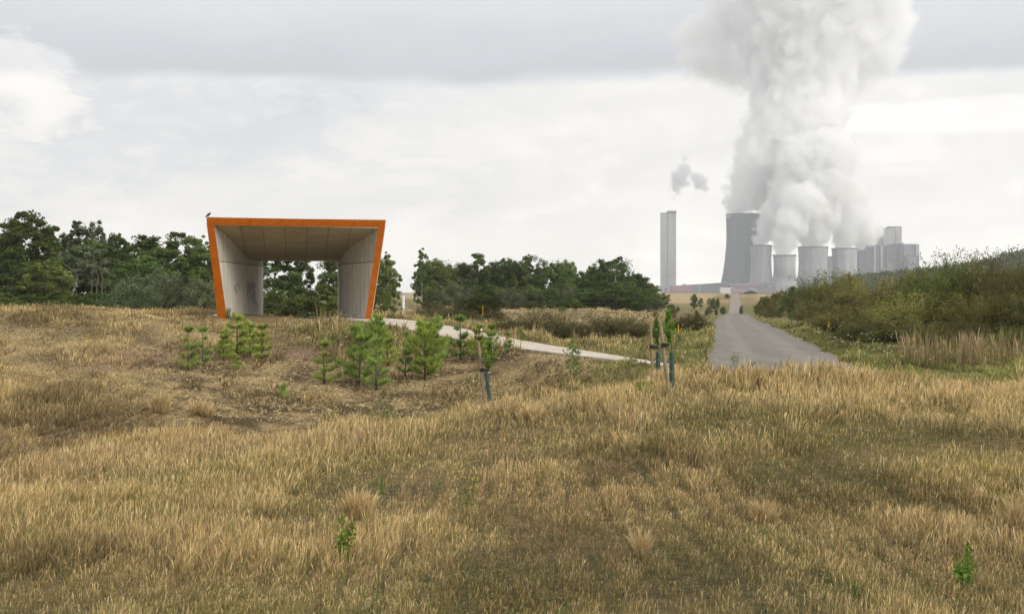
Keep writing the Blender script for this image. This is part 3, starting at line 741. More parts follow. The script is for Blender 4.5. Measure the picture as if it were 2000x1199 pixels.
L = [
 ('shrub0', 12, 566, 38, 112, 'low green shrub in the left corner of the wood edge'),
 ('shrub2', 62, 572, 36, 108, 'low light green shrub under the yellow-green bushy tree'),
 ('shrub0', 116, 560, 34, 110, 'mid green shrub right of the yellow-green bushy tree'),
 ('shrub2', 160, 572, 30, 106, 'low olive shrub beneath the pale leaning trunk'),
 ('shrub1', 204, 566, 28, 112, 'dark low shrub at the foot of the bare grey trunks'),
 ('willow0', 262, 538, 44, 106, 'large grey-green willow shrub with upright sprays behind the mound'),
 ('willow1', 304, 522, 38, 114, 'tallest grey-green willow shrub behind the mound'),
 ('willow0', 352, 536, 40, 108, 'grey-green willow shrub right of the tallest willow shrub'),
 ('willow1', 402, 545, 36, 106, 'grey-green willow shrub beside the left orange edge of the shelter'),
 ('shrub1', 538, 560, 36, 112, 'dark shrub seen through the shelter next to its left wall'),
 ('shrub0', 592, 566, 34, 106, 'mid green shrub in the middle of the shelter opening'),
 ('shrub2', 640, 554, 36, 110, 'lighter green shrub seen through the shelter next to its right wall'),
 ('shrub0', 757, 584, 17, 96, 'round green shrub just right of the shelter'),
]
for k, u, v, hw, D, lb in L: plant('shrub', k, u, v, hw, D, lb, G2, 'shrub')
# bare grey trunks under the wood
for i, (u, vt, ln) in enumerate(((178, 500, .02), (190, 498, -.03), (199, 502, .03), (150, 515, .05))):
    x, y = at(u, 122); z = zg(x, y); H = (HZ-vt)/F*122-z
    e = empty('bare_tree', (x, y, z), i*1.3, ['bare grey trunk, leftmost of the close group under the left wood', 'bare grey trunk in the middle of the close group under the left wood', 'bare grey trunk, rightmost of the close group under the left wood', 'crooked thin bare trunk below the pale leaning tree'][i], 'tree', 'bare trunks under the left wood')
    link('trunk', trunk_mesh('trunk', 300+i, H, .09, 5, plain_mat('grey_bark', (.105, .092, .075), .9, 6, .3) if i == 0 else bpy.data.materials['grey_bark'], ln, .9, .5), e)

# ---- copse in the middle
G3 = 'trees of the copse between shelter and chimney'
L = [
 ('birch0', 824, 487, 12, 196, 'pale-stemmed birch with a thin airy top at the left end of the copse'),
 ('oak0', 827, 516, 13, 205, 'dark tree behind the birch at the left end of the copse'),
 ('oak1', 858, 508, 26, 205, 'dark level-topped tree just right of the birch'),
 ('oak2', 900, 513, 27, 208, 'dark tree in the level stretch left of the first spire of the copse'),
 ('poplar0', 937, 494, 18, 204, 'first pointed treetop of the copse, standing above its level tops'),
 ('oak3', 968, 513, 26, 206, 'dark low-topped tree right of the first pointed treetop'),
 ('oak0', 1000, 503, 26, 205, 'rounded dark tree left of the second pointed treetop'),
 ('poplar2', 1032, 495, 18, 203, 'second pointed treetop of the copse, right of the first'),
 ('oak4', 1076, 506, 26, 204, 'broad rounded tree right of the second pointed treetop'),
 ('oak1', 1104, 511, 19, 206, 'dark tree where the copse drops to its low saddle'),
 ('oak3', 1138, 532, 24, 205, 'low tree in the saddle of the copse'),
 ('oak4', 1164, 512, 20, 208, 'dark tree on the left shoulder of the copse dome'),
 ('shrub1', 1196, 499, 36, 204, 'big domed tree, highest at the right end of the copse'),
 ('oak0', 1240, 534, 28, 203, 'tree on the right shoulder of the copse dome'),
 ('oak1', 1266, 556, 22, 202, 'last small tree where the copse tapers down to the field'),
]
for a in L: tree(a[0].replace('oak', 'wide'), a[1], a[2]-1, a[3]*1.18, *a[4:], g=G3)
G4 = 'shrubs along the front of the copse'
L = [
 ('shrub1', 852, 562, 27, 178, 'grey-green shrub at the foot of the birch'),
 ('willow0', 890, 556, 34, 176, 'pale grey-green shrub left of the dark ball-shaped broom'),
 ('shrub0', 948, 552, 34, 182, 'mid green shrub behind the dark ball-shaped broom'),
 ('willow1', 998, 560, 30, 180, 'upright grey-green shrub under the second pointed treetop'),
 ('shrub0', 1036, 553, 28, 182, 'mid green upright shrub in the middle of the copse front'),
 ('shrub1', 1072, 560, 26, 178, 'darker round shrub in the middle of the copse front'),
 ('willow0', 1110, 558, 26, 182, 'light feathery shrub before the saddle of the copse'),
 ('shrub0', 1146, 560, 28, 180, 'mid green shrub left of the big round dark shrub'),
 ('shrub1', 1204, 545, 44, 178, 'big round dark shrub under the copse dome'),
 ('shrub1', 1248, 560, 28, 182, 'dark shrub on the right of the big round shrub'),
 ('willow1', 1280, 582, 20, 176, 'lowest grey-green shrub at the right tip of the copse'),
]
for k, u, v, hw, D, lb in L: plant('shrub', k, u, v, hw, D, lb, G4, 'shrub')
# ---- the band of bushes on the right of the road
G5 = 'bushes on the right of the road'
L = [
 ('round1', 1497, 584, 17, 170, 'farthest dark bush, at the road end of the right bush band'),
 ('round0', 1518, 572, 24, 146, 'second farthest bush of the right band, round and dark'),
 ('round1', 1552, 563, 28, 128, 'dark round bush below the front cooling tower'),
 ('broom2', 1590, 550, 32, 112, 'green bush just right of the front cooling tower'),
 ('broom3', 1628, 540, 32, 104, 'yellow-green bush on the first hump of the right band'),
 ('round0', 1662, 536, 36, 98, 'olive bush on the highest point of the first hump'),
 ('broom1', 1604, 588, 30, 86, 'brownish low bush at the verge below the first hump'),
 ('round2', 1652, 574, 36, 80, 'brown-green bush in front of the first hump'),
 ('broom3', 1700, 555, 34, 84, 'yellowish bush in the dip between the two humps'),
 ('broom0', 1742, 548, 36, 78, 'olive bush rising right of the dip between the humps'),
 ('round2', 1690, 600, 36, 64, 'brownish bush low in the middle of the right band'),
 ('round1', 1786, 530, 44, 76, 'dark bush below the boiler house'),
 ('broom0', 1742, 592, 42, 60, 'tall loose olive bush nearest the thistles on the verge'),
 ('broom2', 1828, 526, 42, 70, 'green bush right of the boiler house'),
 ('broom3', 1790, 580, 48, 56, 'light olive bush in front of the second hump'),
 ('broom2', 1868, 514, 42, 66, 'bush with tall thin shoots at the top of the second hump'),
 ('broom0', 1915, 514, 44, 66, 'olive bush right of the tall thin shoots'),
 ('round0', 1850, 575, 50, 55, 'broad rounded olive bush in the middle of the second hump'),
 ('broom1', 1962, 522, 44, 64, 'brownish bush below the wooded hill'),
 ('broom3', 1912, 585, 46, 54, 'pale yellowish bush on the right of the band'),
 ('round1', 2012, 530, 46, 64, 'dark green bush cut by the right edge, upper row'),
 ('round2', 1970, 580, 46, 53, 'dark reddish-brown bush near the right edge'),
 ('broom0', 2030, 585, 46, 54, 'olive bush cut by the right edge, lower row'),
 ('broom2', 1724, 640, 28, 52, 'small dark bush at the lower left foot of the right band'),
 ('broom0', 1800, 628, 36, 51, 'low olive bush behind the tall reddish grass'),
 ('broom1', 1880, 628, 36, 51, 'low brown bush behind the tall reddish grass'),
 ('scrub0', 1706, 622, 40, 54, 'dark olive bush reaching down to the thistles on the verge'),
 ('round0', 1752, 612, 46, 52, 'broad dark bush left of the tall reddish grass'),
 ('scrub1', 1590, 600, 26, 92, 'dark olive bush beside the verge below the yellow-green bush'),
 ('broom0', 1628, 606, 34, 70, 'olive bush leaning towards the road below the first hump'),
 ('round0', 1668, 634, 32, 58, 'low rounded olive bush close to the right verge'),
 ('broom2', 1990, 640, 34, 49, 'low blue-green bush by the yellow flowers at the right edge'),
]
for k, u, v, hw, D, lb in L: plant('bush', k, u, v-(13 if u > 1845 and v < 560 else 5), hw*1.2, D, lb, G5, 'bush', parts=('foliage', 'stems'))
# ---- scrub between path and copse
G6 = 'scrub bushes between the path and the copse'
L = [
 ('ball0', 935, 577, 37, 112, 622, 'dark green ball-shaped broom, largest bush before the copse'),
 ('scrub0', 868, 594, 40, 104, 628, 'brown-green broom left of the ball-shaped broom'),
 ('scrub1', 828, 602, 34, 100, 626, 'brownish low broom right of the shelter path'),
 ('scrub2', 964, 602, 15, 100, 632, 'small dark upright bush at the right foot of the ball-shaped broom'),
 ('fan0', 1058, 600, 24, 84, 652, 'fan-shaped bush with a narrow foot, in the middle of the scrub'),
 ('scrub0', 1008, 616, 33, 78, 658, 'low dark broom left of the fan-shaped bush'),
 ('scrub1', 1100, 614, 27, 76, 662, 'brown broom right of the fan-shaped bush'),
 ('scrub2', 1072, 630, 20, 78, 656, 'small dark bush at the foot of the fan-shaped bush'),
 ('scrub2', 1202, 612, 38, 78, 660, 'widest dark broom behind the dark gravel patch'),
 ('scrub0', 1243, 624, 20, 76, 662, 'brown broom on the right end of the dark gravel patch'),
 ('scrub1', 1150, 630, 22, 76, 662, 'brown broom left of the widest dark broom'),
 ('scrub2', 1352, 608, 18, 84, 648, 'dark bush with a pointed spire left of the road'),
 ('scrub0', 1322, 620, 12, 82, 650, 'small dark bush left of the bush with a spire'),
 ('round1', 1017, 618, 8, 110, 628, 'tiny green bush on the dry hummocks left of the young staked tree'),
 ('round1', 1096, 598, 9, 135, 612, 'tiny green bush below the middle of the copse'),
 ('round1', 1316, 604, 9, 130, 618, 'small dark bush beside the wooden field posts'),
 ('round1', 1281, 607, 6, 130, 616, 'tiny dark bush left of the wooden field posts'),
]
for k, u, v, hw, D, vb, lb in L: plant('bush', k, u, v, hw*1.1, D, lb, G6, 'bush', vb, parts=('foliage', 'stems'))
e = plant('bush', 'poplar2', 1361, 604, 6, 84.5, 'narrow green spire growing out of the dark bush left of the road', G6, 'bush', 640)
G7 = 'small trees along the field and the farm track'
L = [
 ('shrub0', 1355, 572, 10, 262, 'leafiest small tree in front of the tan field left of the road'),
 ('light0', 1369, 580, 6, 262, 'thin yellowish sapling right of the leafiest field tree'),
 ('birch0', 1385, 581, 6, 265, 'thin pale sapling between the two dark field trees'),
 ('shrub1', 1393, 580, 7, 262, 'dark small tree nearest the left edge of the farm track'),
 ('shrub0', 1402, 579, 5, 262, 'crooked small tree touching the left verge of the farm track'),
 ('shrub0', 1490, 577, 11, 250, 'round green tree right of the farm track'),
 ('poplar0', 1547, 558, 7, 122, 'thin shoot of a young tree above the dark round bush'),
 ('shrub1', 1420, 573, 6, 380, 'small green tree at the field edge beside the white shed'),
 ('shrub0', 1509, 572, 8, 300, 'dark green tree at the green field margin'),
]
for k, u, v, hw, D, lb in L: plant('tree', k, u, v, hw, D, lb, G7, 'tree')
for k in ('shrub0', 'shrub1', 'willow0'):
    pass
G8 = 'low shrubs on the rough strip by the farm track'
for i, (u, v, hw, D, lb) in enumerate([
 (1312, 592, 12, 210, 'low green clump right of the copse tip'), (1324, 597, 5, 205, 'small dark clump right of the copse tip'),
 (1385, 598, 10, 215, 'broad low clump under the thin pale sapling'), (1399, 601, 5, 210, 'dark low clump under the crooked small tree'),
 (1412, 597, 8, 225, 'low green clump on the left verge of the farm track'), (1448, 596, 7, 225, 'low clump on the right verge of the farm track'),
 (1478, 592, 12, 225, 'low olive clump before the round green tree'), (1380, 606, 6, 185, 'little green clump on the dry grass left of the road narrowing')]):
    plant('shrub', ('shrub0', 'shrub1', 'willow0')[i % 3], u, v, hw, D, lb, G8, 'shrub')

# ---- young pines
def pine_mesh(seed, whorls, spread, dens, pal_, gaps=0.0):
    """unit-height pine: stem with whorls of rising branches, every shoot a brush of needles"""
    rg = rs(seed); P0 = []; P1 = []; tone = []; mb = MB()
    mb.tube([(0, 0, -.05), (.004, 0, .3), (-.004, .004, .65), (0, 0, .97)], [.022, .017, .011, .004], 6)
    def shoot(a, b, n, t):
        for q in np.linspace(.12, 1, n):
            P0.append(np.array(a)+(np.array(b)-np.array(a))*q); P1.append(np.array(b)-np.array(a)); tone.append(t)
    shoot((0, 0, .72), (0, 0, 1.0), int(26*dens), 1.1)
    for w in range(whorls):
        z = .10+.78*(w/(whorls-1))**1.05; Lb = spread*(1-.72*(w/(whorls-1)))*(.65+.55*rg.rand())
        if w == 0: Lb *= .75
        nb = 5 if w < whorls-1 else 4
        for k in range(nb):
            if rg.rand() < gaps: continue
            a = 2*math.pi*k/nb+w*.7+rg.randn()*.2; l = Lb*(.6+.75*rg.rand()); rise = .25+.4*w/whorls+.35*rg.rand()
            p = Vector((0, 0, z)); mid = p+Vector((math.cos(a)*l*.55, math.sin(a)*l*.55, l*rise*.35)); e = p+Vector((math.cos(a)*l, math.sin(a)*l, l*rise))
            mb.tube([p, mid, e], [.008, .005, .002], 4, False); t = .75+.5*rg.rand()
            shoot(p+(mid-p)*.35, mid, int(14*dens), t*.85); shoot(mid, e, int(16*dens), t)
            for s in (-1, 1):
                for q in (.45, .8):
                    b = p+(e-p)*q; aa = a+s*(.6+.3*rg.rand()); ll = l*.38*(1.1-q*.5)
                    e2 = b+Vector((math.cos(aa)*ll, math.sin(aa)*ll, ll*(rise+.25))); shoot(b, e2, int(10*dens), t*(.85+.3*rg.rand()))
    P0 = np.array(P0); ax = np.array(P1); ax /= np.linalg.norm(ax, axis=1)[:, None]; tone = np.array(tone)
    m = 5; k = np.repeat(np.arange(len(P0)), m); n = len(k)
    d = rg.randn(n, 3); d -= ax[k]*(d*ax[k]).sum(1)[:, None]; d /= np.linalg.norm(d, axis=1)[:, None]
    d = d*.85+ax[k]*.6+np.array([0, 0, .12]); Ln = .074*(.6+.6*rg.rand(n))[:, None]
    b = np.cross(d, rg.randn(n, 3)); b /= np.linalg.norm(b, axis=1)[:, None]; Wd = .0040
    s = P0[k]+rg.randn(n, 3)*.004
    V = np.stack([s-b*Wd, s+b*Wd, s+d*Ln+b*Wd*.3, s+d*Ln-b*Wd*.3], 1).reshape(-1, 3)
    a_, b_ = np.array(pal_[0]), np.array(pal_[1])
    c = (a_+(b_-a_)*rg.rand(n)[:, None])*tone[k][:, None]
    return mesh_np('needles', V, np.arange(n*4).reshape(-1, 4), M_NEEDLE, np.repeat(c, 4, 0)), mb.mesh('trunk', M_BARK, True)
PG = ((.27, .36, .08), (.35, .44, .105)); PB = ((.22, .31, .085), (.29, .37, .105))
PINES = [pine_mesh(400, 6, .34, .72, PG, .32), pine_mesh(401, 5, .30, .7, PB, .3), pine_mesh(402, 5, .36, .8, PG, .28), pine_mesh(403, 6, .46, .85, ((.26, .37, .072), (.34, .45, .095)))]
GP = 'young pines on the stony slope'
PL = [
 (367, 645, 724, 1, 1.0, 'thin two-tiered pine, farthest left of the young pines'),
 (396, 645, 712, 1, 1.0, 'thin pine second from the left of the young pines'),
 (437, 650, 704, 0, 1.1, 'bushy pine at the left of the dense clump below the left wall'),
 (463, 622, 698, 2, 1.2, 'tallest pine of the dense clump below the left wall'),
 (488, 638, 696, 0, 1.1, 'pine in the middle right of the dense clump below the left wall'),
 (512, 640, 706, 2, 1.1, 'pine at the right of the dense clump, leaning over its low foot'),
 (462, 694, 722, 0, 1.2, 'tiny pine standing in front of the dense clump'),
 (633, 673, 750, 1, 1.35, 'broad pine with brown lower twigs, alone left of the centre pines'),
 (553, 750, 778, 0, 1.1, 'very small pine alone on the bare stony slope'),
 (703, 646, 748, 0, 1.1, 'dense pine at the left of the centre pines'),
 (740, 624, 694, 3, .75, 'pine with a bushy rounded top just under the path'),
 (735, 668, 762, 1, 1.0, 'pine with a long bare stem, front of the centre pines'),
 (757, 656, 716, 0, 1.0, 'yellowish pine behind the one with the bare stem'),
 (792, 655, 735, 1, .65, 'slim sparse pine between the centre pines and the large dense pine'),
 (830, 640, 742, 3, 1.0, 'large dense bright green pine, fullest of all'),
 (848, 630, 712, 0, .9, 'pine rising behind the large dense bright green pine'),
 (899, 624, 702, 1, 1.05, 'tall open pine at the edge of the path'),
 (935, 640, 700, 0, .9, 'blue-green pine behind the top of the single leaning stake'),
 (960, 640, 704, 2, .85, 'open pine right of the single leaning stake'),
 (993, 652, 688, 1, 1.0, 'small faint pine standing against the light path'),
 (1020, 640, 668, 1, .8, 'tiny pine beside the yellow mullein behind the path'),
]
for i, (u, vt, vb, k, wd, lb) in enumerate(PL):
    x, y, z = ground_at(u, vb)
    H = (vb-vt)/F*y*1.10
    e = empty('young_pine', (x, y, z-.02), i*1.9, lb, 'pine tree', GP, (H*wd*1.08, H*wd*1.08, H))
    link('needles', PINES[k][0], e); link('trunk', PINES[k][1], e)
    if u in (935, 960):
        mb = MB(); q = H*.0; mb.lathe([(0, -.03), (.028, -.02), (.036, .0), (.03, .02), (.012, .035), (0, .04)], 8)
        w = mb.build('wool_tuft', plain_mat('white_wool', (.85, .84, .82), 1) if 'white_wool' not in bpy.data.materials else bpy.data.materials['white_wool'], e, True)
        w.location = (-.09, -.18, .86 if u == 935 else .74)
        w['label'] = 'white wool tuft on a branch tip'

# ---- herbs, saplings
def stem_plant(u, vb, hpx, wpx, nst, leaf, pal_, seed, name, label, cat, group=None, nleaf=26, lo=.15, xyz=None, flowers=None, leaning=0):
    x, y, z = xyz or ground_at(u, vb); H = hpx/F*y; W = wpx/F*y*.5; rg = rs(seed); mb = MB(); P = []; fl = []
    for s in range(nst):
        a = rg.rand()*6.28; r = W*.8*rg.rand()**.6*(nst > 1); hh = H*(1-.4*rg.rand()*(s > 0))
        p = [(r*.2*math.cos(a), r*.2*math.sin(a), -.03), (r*.6*math.cos(a), r*.6*math.sin(a), hh*.5), (r*math.cos(a)+leaning*H, r*math.sin(a), hh)]
        mb.tube(p, [max(.004, H*.008), max(.003, H*.006), .002], 5)
        for q in range(nleaf):
            t = lo+(1-lo)*rg.rand(); aa = rg.rand()*6.28; rr = W*(.25+.75*rg.rand())*(.65 if nst > 1 else 1.0)*math.sin(math.pi*min(1, .25+.7*(t-lo)/(1-lo)))
            c0 = Vector(p[0]).lerp(Vector(p[1]), t*2) if t < .5 else Vector(p[1]).lerp(Vector(p[2]), t*2-1)
            P.append(tuple(c0+Vector((math.cos(aa)*rr, math.sin(aa)*rr, rg.randn()*.02*H))))
        fl.append(p[2])
    P = np.array(P); n = len(P); c = (np.array(pal_[0])+(np.array(pal_[1])-np.array(pal_[0]))*rg.rand(n)[:, None])*(.75+.5*rg.rand(n))[:, None]
    V, Q, C = leaf_quads(P, rg.randn(n, 3)*.8+np.array([0, -.3, .6]), leaf*(.6+.8*rg.rand(n)), .5, c, rg)
    e = empty(name, (x, y, z), 0, label, cat, group)
    mb.build('stem', M_STEM, e); link('leaves', mesh_np('leaves', V, Q, M_WEED, C), e)
    if flowers:
        col, size, m = flowers; F_ = []; 
        for p in fl:
            for q in range(m): F_.append((p[0]+rg.randn()*W*.25, p[1]+rg.randn()*W*.25, p[2]+rg.rand()*.04*H))
        F_ = np.array(F_); V, Q, C = leaf_quads(F_, rg.randn(len(F_), 3)*.5+np.array([0, -.5, .6]), np.full(len(F_), size), .9, np.repeat(np.array([col]), len(F_), 0), rg)
        link('flowers', mesh_np('flowers', V, Q, M_WEED, C), e)
    return e
M_STEM = plain_mat('green_brown_stem', (.10, .10, .045), .8, 10)
SG = ((.13, .21, .032), (.20, .28, .05)); SD = ((.10, .18, .035), (.16, .24, .05)); SO = ((.13, .20, .05), (.20, .24, .07))
stem_plant(668, 1115, 108, 54, 3, .050, SG, 500, 'birch_seedling', 'bright green seedling alone in the grass below the large pale tussock', 'seedling', nleaf=75, lo=.25)
stem_plant(1890, 1156, 90, 56, 3, .046, SG, 501, 'birch_seedling', 'bright green seedling in the lower right corner of the slope', 'seedling', nleaf=60, lo=.25)
stem_plant(908, 1010, 88, 64, 8, .028, SO, 502, 'flowering_weed', 'thin green weed with small yellow flowers in the middle of the near slope', 'weed', nleaf=40, flowers=((.75, .55, .03), .022, 3))
stem_plant(748, 840, 66, 66, 9, .085, SO, 503, 'weed', 'leafy green weed on the brow below the centre pines', 'weed', nleaf=22)
stem_plant(1258, 786, 42, 42, 8, .075, SG, 504, 'pine_seedling', 'yellow-green bushy seedling left of the two stakes foot', 'seedling', nleaf=60, lo=.05)
stem_plant(1437, 722, 34, 30, 4, .05, SD, 505, 'weed', 'dark leafy weed standing in front of the near end of the road', 'weed', nleaf=24)
stem_plant(1465, 722, 18, 30, 4, .05, SD, 506, 'weed', 'low dark weed right of the leafy one before the road', 'weed', nleaf=20)
stem_plant(1345, 735, 26, 40, 6, .06, SO, 507, 'weed', 'pale green weed right of the green tree guards', 'weed', nleaf=20)
stem_plant(1375, 738, 22, 26, 3, .06, SD, 508, 'weed', 'small green weed between the tree guards and the road', 'weed', nleaf=20)
stem_plant(152, 915, 22, 26, 4, .045, SG, 509, 'weed', 'small bright green weed behind the little pale tussock on the left', 'weed', nleaf=26)
stem_plant(198, 980, 24, 60, 8, .03, SO, 510, 'weed', 'low olive green weed on the left part of the near slope', 'weed', nleaf=26)
stem_plant(600, 945, 26, 22, 4, .03, SD, 511, 'weed', 'small green weed left of the large pale tussock', 'weed', nleaf=30)
stem_plant(742, 965, 34, 26, 4, .03, SD, 512, 'weed', 'green weed right behind the large pale tussock', 'weed', nleaf=30)
stem_plant(355, 1125, 30, 50, 8, .024, SD, 513, 'weed', 'low green weed near the bottom left of the slope', 'weed', nleaf=36)
stem_plant(1680, 1178, 40, 36, 5, .02, SO, 514, 'weed', 'thin pale green weed near the bottom edge right of the middle', 'weed', nleaf=30)
stem_plant(850, 975, 50, 34, 4, .025, SO, 515, 'weed', 'thin green weed left of the one with yellow flowers', 'weed', nleaf=30)
stem_plant(440, 650, 22, 22, 5, .09, SD, 516, 'weed', 'dark green weed at the foot of the left orange frame', 'weed', nleaf=30, xyz=(-14.0, 70.6, zg(-14.0, 70.6)))
stem_plant(1124, 758, 100, 44, 2, .11, SO, 520, 'oak_sapling', 'slender oak sapling with two leafy tiers, alone before the light path', 'sapling', nleaf=110, lo=.3)
stem_plant(1112, 700, 30, 26, 1, .085, SO, 521, 'oak_sapling', 'small oak sapling at the lower edge of the light path', 'sapling', nleaf=60, lo=.2)
stem_plant(928, 780, 62, 26, 3, .06, SO, 522, 'weed', 'yellow-green weed left of the single leaning stake', 'weed', nleaf=26)
stem_plant(984, 790, 22, 34, 5, .05, SD, 523, 'weed', 'low green weed right of the single leaning stake', 'weed', nleaf=22)

# mulleins: a yellow flower spike over grey-green leaves
def mullein(u, vt, vb, label, D=None):
    if D: x, y = at(u, D); z = (HZ-vb)/F*D
    else: x, y, z = ground_at(u, vb)
    H = (vb-vt)/F*y; rg = rs(int(u)); e = empty('mullein', (x, y, z), 0, label, 'mullein', 'yellow mullein spikes')
    mb = MB(); mb.tube([(0, 0, -.05), (0, 0, H*.5), (.01, 0, H)], [.015, .012, .006], 5); mb.build('stem', M_STEM, e)
    n = 90; t = .55+.45*rg.rand(n); a = rg.rand(n)*6.28; r = .022*(1.15-t*.6)
    P = np.stack([np.cos(a)*r, np.sin(a)*r, t*H], 1); c = np.array([.80, .66, .03])*(.7+.5*rg.rand(n))[:, None]
    V, Q, C = leaf_quads(P, P*np.array([1, 1, 0])+rg.randn(n, 3)*.03, np.full(n, .042), .9, c, rg); link('flowers', mesh_np('flowers', V, Q, M_WEED, C), e)
    n = 30; t = .05+.5*rg.rand(n); a = rg.rand(n)*6.28; r = .10*(1.1-t)
    P = np.stack([np.cos(a)*r, np.sin(a)*r, t*H], 1); c = np.array([.20, .23, .10])*(.7+.5*rg.rand(n))[:, None]
    V, Q, C = leaf_quads(P, rg.randn(n, 3)+np.array([0, 0, .6]), np.full(n, .16), .4, c, rg); link('leaves', mesh_np('leaves', V, Q, M_WEED, C), e)
for a in ((943, 597, 640, 'tallest yellow mullein spike, in front of the ball-shaped broom', 74), (1026, 644, 664, 'short yellow mullein spike just behind the light path', 60),
          (1325, 634, 676, 'yellow mullein right of the bright sapling at the two stakes', 55), (1348, 638, 652, 'short yellow mullein in front of the bush with a spire', 76),
          (1619, 628, 652, 'yellow mullein at the right verge of the road', 62), (1570, 634, 650, 'small yellow mullein on the right verge farther up the road', 72),
          (1721, 543, 575, 'left of three distant mulleins above the bushes', 92), (1733, 538, 572, 'middle of three distant mulleins above the bushes', 92), (1743, 540, 572, 'right of three distant mulleins above the bushes', 92)):
    mullein(*a[:4], D=a[4])

# white umbels and thistles: far too many to count
def umbels(name, label, n, gen, col, size, hh):
    X, Y = gen(n); z = zfun(X, Y); R = regions(X, Y, z); ok = (R['dr'] > .25) & (R['dp'] > 1.5) & (R['fg'] < .6); X, Y, z = X[ok], Y[ok], z[ok]; n = len(X)
    h = hh*(.6+.6*GR.rand(n)); s = size*(.6+.7*GR.rand(n))
    m = 7; k = np.repeat(np.arange(n), m); a = GR.rand(n*m)*6.28; r = np.sqrt(GR.rand(n*m))*s[k]
    P = np.stack([X[k]+np.cos(a)*r, Y[k]+np.sin(a)*r, (z+h)[k]+GR.rand(n*m)*.02], 1)
    V, Q, C = leaf_quads(P, GR.randn(n*m, 3)*.3+np.array([0, -.25, 1]), s[k]*.9, .9, np.array([col])*(.8+.3*GR.rand(n*m))[:, None], GR)
    st = blades(X, Y, h, np.full(n, .009), np.full(n, .03), np.repeat(np.array([[.10, .14, .05]]), n, 0), np.repeat(np.array([[.16, .2, .07]]), n, 0), np.zeros(n), False)
    g = join_parts([(V, Q, C), st]); o = link(name, mesh_np(name, g[0], g[1], M_WEED, g[2])); tag(o, label, 'flowers', kind='stuff')
def g1(n):
    Y = 42+70*GR.rand(n)**1.4; s = np.where(GR.rand(n) < .72, 1, -1); return xroad(Y)+s*(2.2+3.2*GR.rand(n)**1.5), Y
def g2(n):
    k = GR.randint(0, len(PATHC), n); t = GR.randn(n)*1.5+2.6; return PATHC[k, 0]+t*.85*np.where(GR.rand(n) < .75, 1, -1), PATHC[k, 1]+t*.35
def g3(n): 
    u = 560+GR.rand(n)*200; D = 56+GR.rand(n)*14; return (u-1000)/F*D, D
umbels('wild_carrot', 'white wild carrot umbels along the road verge', 240, g1, (.66, .67, .54), .040, .5)
umbels('wild_carrot', 'white wild carrot umbels along the light path', 120, g2, (.66, .67, .54), .040, .45)
umbels('wild_carrot', 'white wild carrot umbels in the grass below the shelter', 60, g3, (.78, .78, .70), .05, .45)
def g4(n): 
    u = 1690+GR.rand(n)*90; D = 42+GR.rand(n)*6; return (u-1000)/F*D, D
umbels('thistle_flowers', 'pink thistle heads beside the bushes on the right verge', 16, g4, (.52, .25, .50), .035, .7)
def g5(n):
    u = 1140+GR.rand(n)*40; D = 60+GR.rand(n)*6; return (u-1000)/F*D, D
umbels('thistle_flowers', 'pink thistle heads behind the light path', 8, g5, (.52, .25, .50), .06, .5)
# ---------------------------------------------------------------- the shelter
AZ = math.atan((580-1000)/F)
def concrete(name, base, boards=True, joint_z=None):
    m, nt, out = new_mat(name); co = coords(nt); uv = coords(nt, 'UV')
    x = nd(nt, 'ShaderNodeSeparateXYZ'); nt.links.new(uv, x.inputs[0])
    c = mixc(nt, 1., base, ramp(nt, noise(nt, co, .9, 6, .6), [(.3, .9), (.7, 1.12)]), 'MULTIPLY')
    c = mixc(nt, .7, c, ramp(nt, noise(nt, mapping(nt, co, (6, 6, .35)), 1., 4, .6), [(.35, .84), (.65, 1.12)]), 'MULTIPLY')
    c = mixc(nt, .6, c, ramp(nt, noise(nt, co, 26, 3, .7), [(.3, .8), (.7, 1.15)]), 'MULTIPLY')
    def line(sock, period, wd, ph=0.):
        f = math_(nt, 'FRACT', math_(nt, 'ADD', math_(nt, 'MULTIPLY', sock, 1/period), ph))
        return math_(nt, 'LESS_THAN', f, wd/period)
    if boards:
        l = line(x.outputs[0], .80, .035)
        k = math_(nt, 'MULTIPLY', l, mapr(nt, noise(nt, mapping(nt, co, (1, 1, .4)), 1.5, 2), .35, .6, .25, .8))
        c = mixc(nt, k, c, (.09, .085, .075))
        if joint_z is not None:
            c = mixc(nt, math_(nt, 'MULTIPLY', math_(nt, 'COMPARE', x.outputs[1], joint_z, .022), .8), c, (.10, .09, .08))
            top = math_(nt, 'GREATER_THAN', x.outputs[1], joint_z)
            c = mixc(nt, math_(nt, 'MULTIPLY', top, .28), c, (.27, .245, .20))  # roof shadow painted in: wall toned darker above the joint
    else:
        l = math_(nt, 'MAXIMUM', line(x.outputs[0], 1.05, .04), math_(nt, 'MULTIPLY', line(x.outputs[1], 2.1, .06), .7))
        c = mixc(nt, math_(nt, 'MULTIPLY', l, .5), c, (.08, .07, .05))
        fr = nd(nt, 'ShaderNodeTexWhiteNoise', noise_dimensions='2D')
        cb = nd(nt, 'ShaderNodeCombineXYZ'); nt.links.new(math_(nt, 'FLOOR', math_(nt, 'MULTIPLY', x.outputs[0], 1/1.05)), cb.inputs[0]); nt.links.new(math_(nt, 'FLOOR', math_(nt, 'MULTIPLY', x.outputs[1], 1/2.1)), cb.inputs[1])
        nt.links.new(cb.outputs[0], fr.inputs['Vector'])
        c = mixc(nt, .5, c, ramp(nt, fr.outputs[0], [(0, .8), (1, 1.15)]), 'MULTIPLY')
    principled(nt, out, c, .9, noise(nt, co, 18, 5), .35, .015, .2); return m
M_WALLC = concrete('wall_concrete', (.72, .69, .62), True, 1.36)
M_WALLR = M_WALLC
M_SOFF = concrete('soffit_concrete', (.46, .40, .285), False)  # similar concrete, with the brown ground bounce put into its colour
mo, nt, out = new_mat('orange_paint'); co = coords(nt)
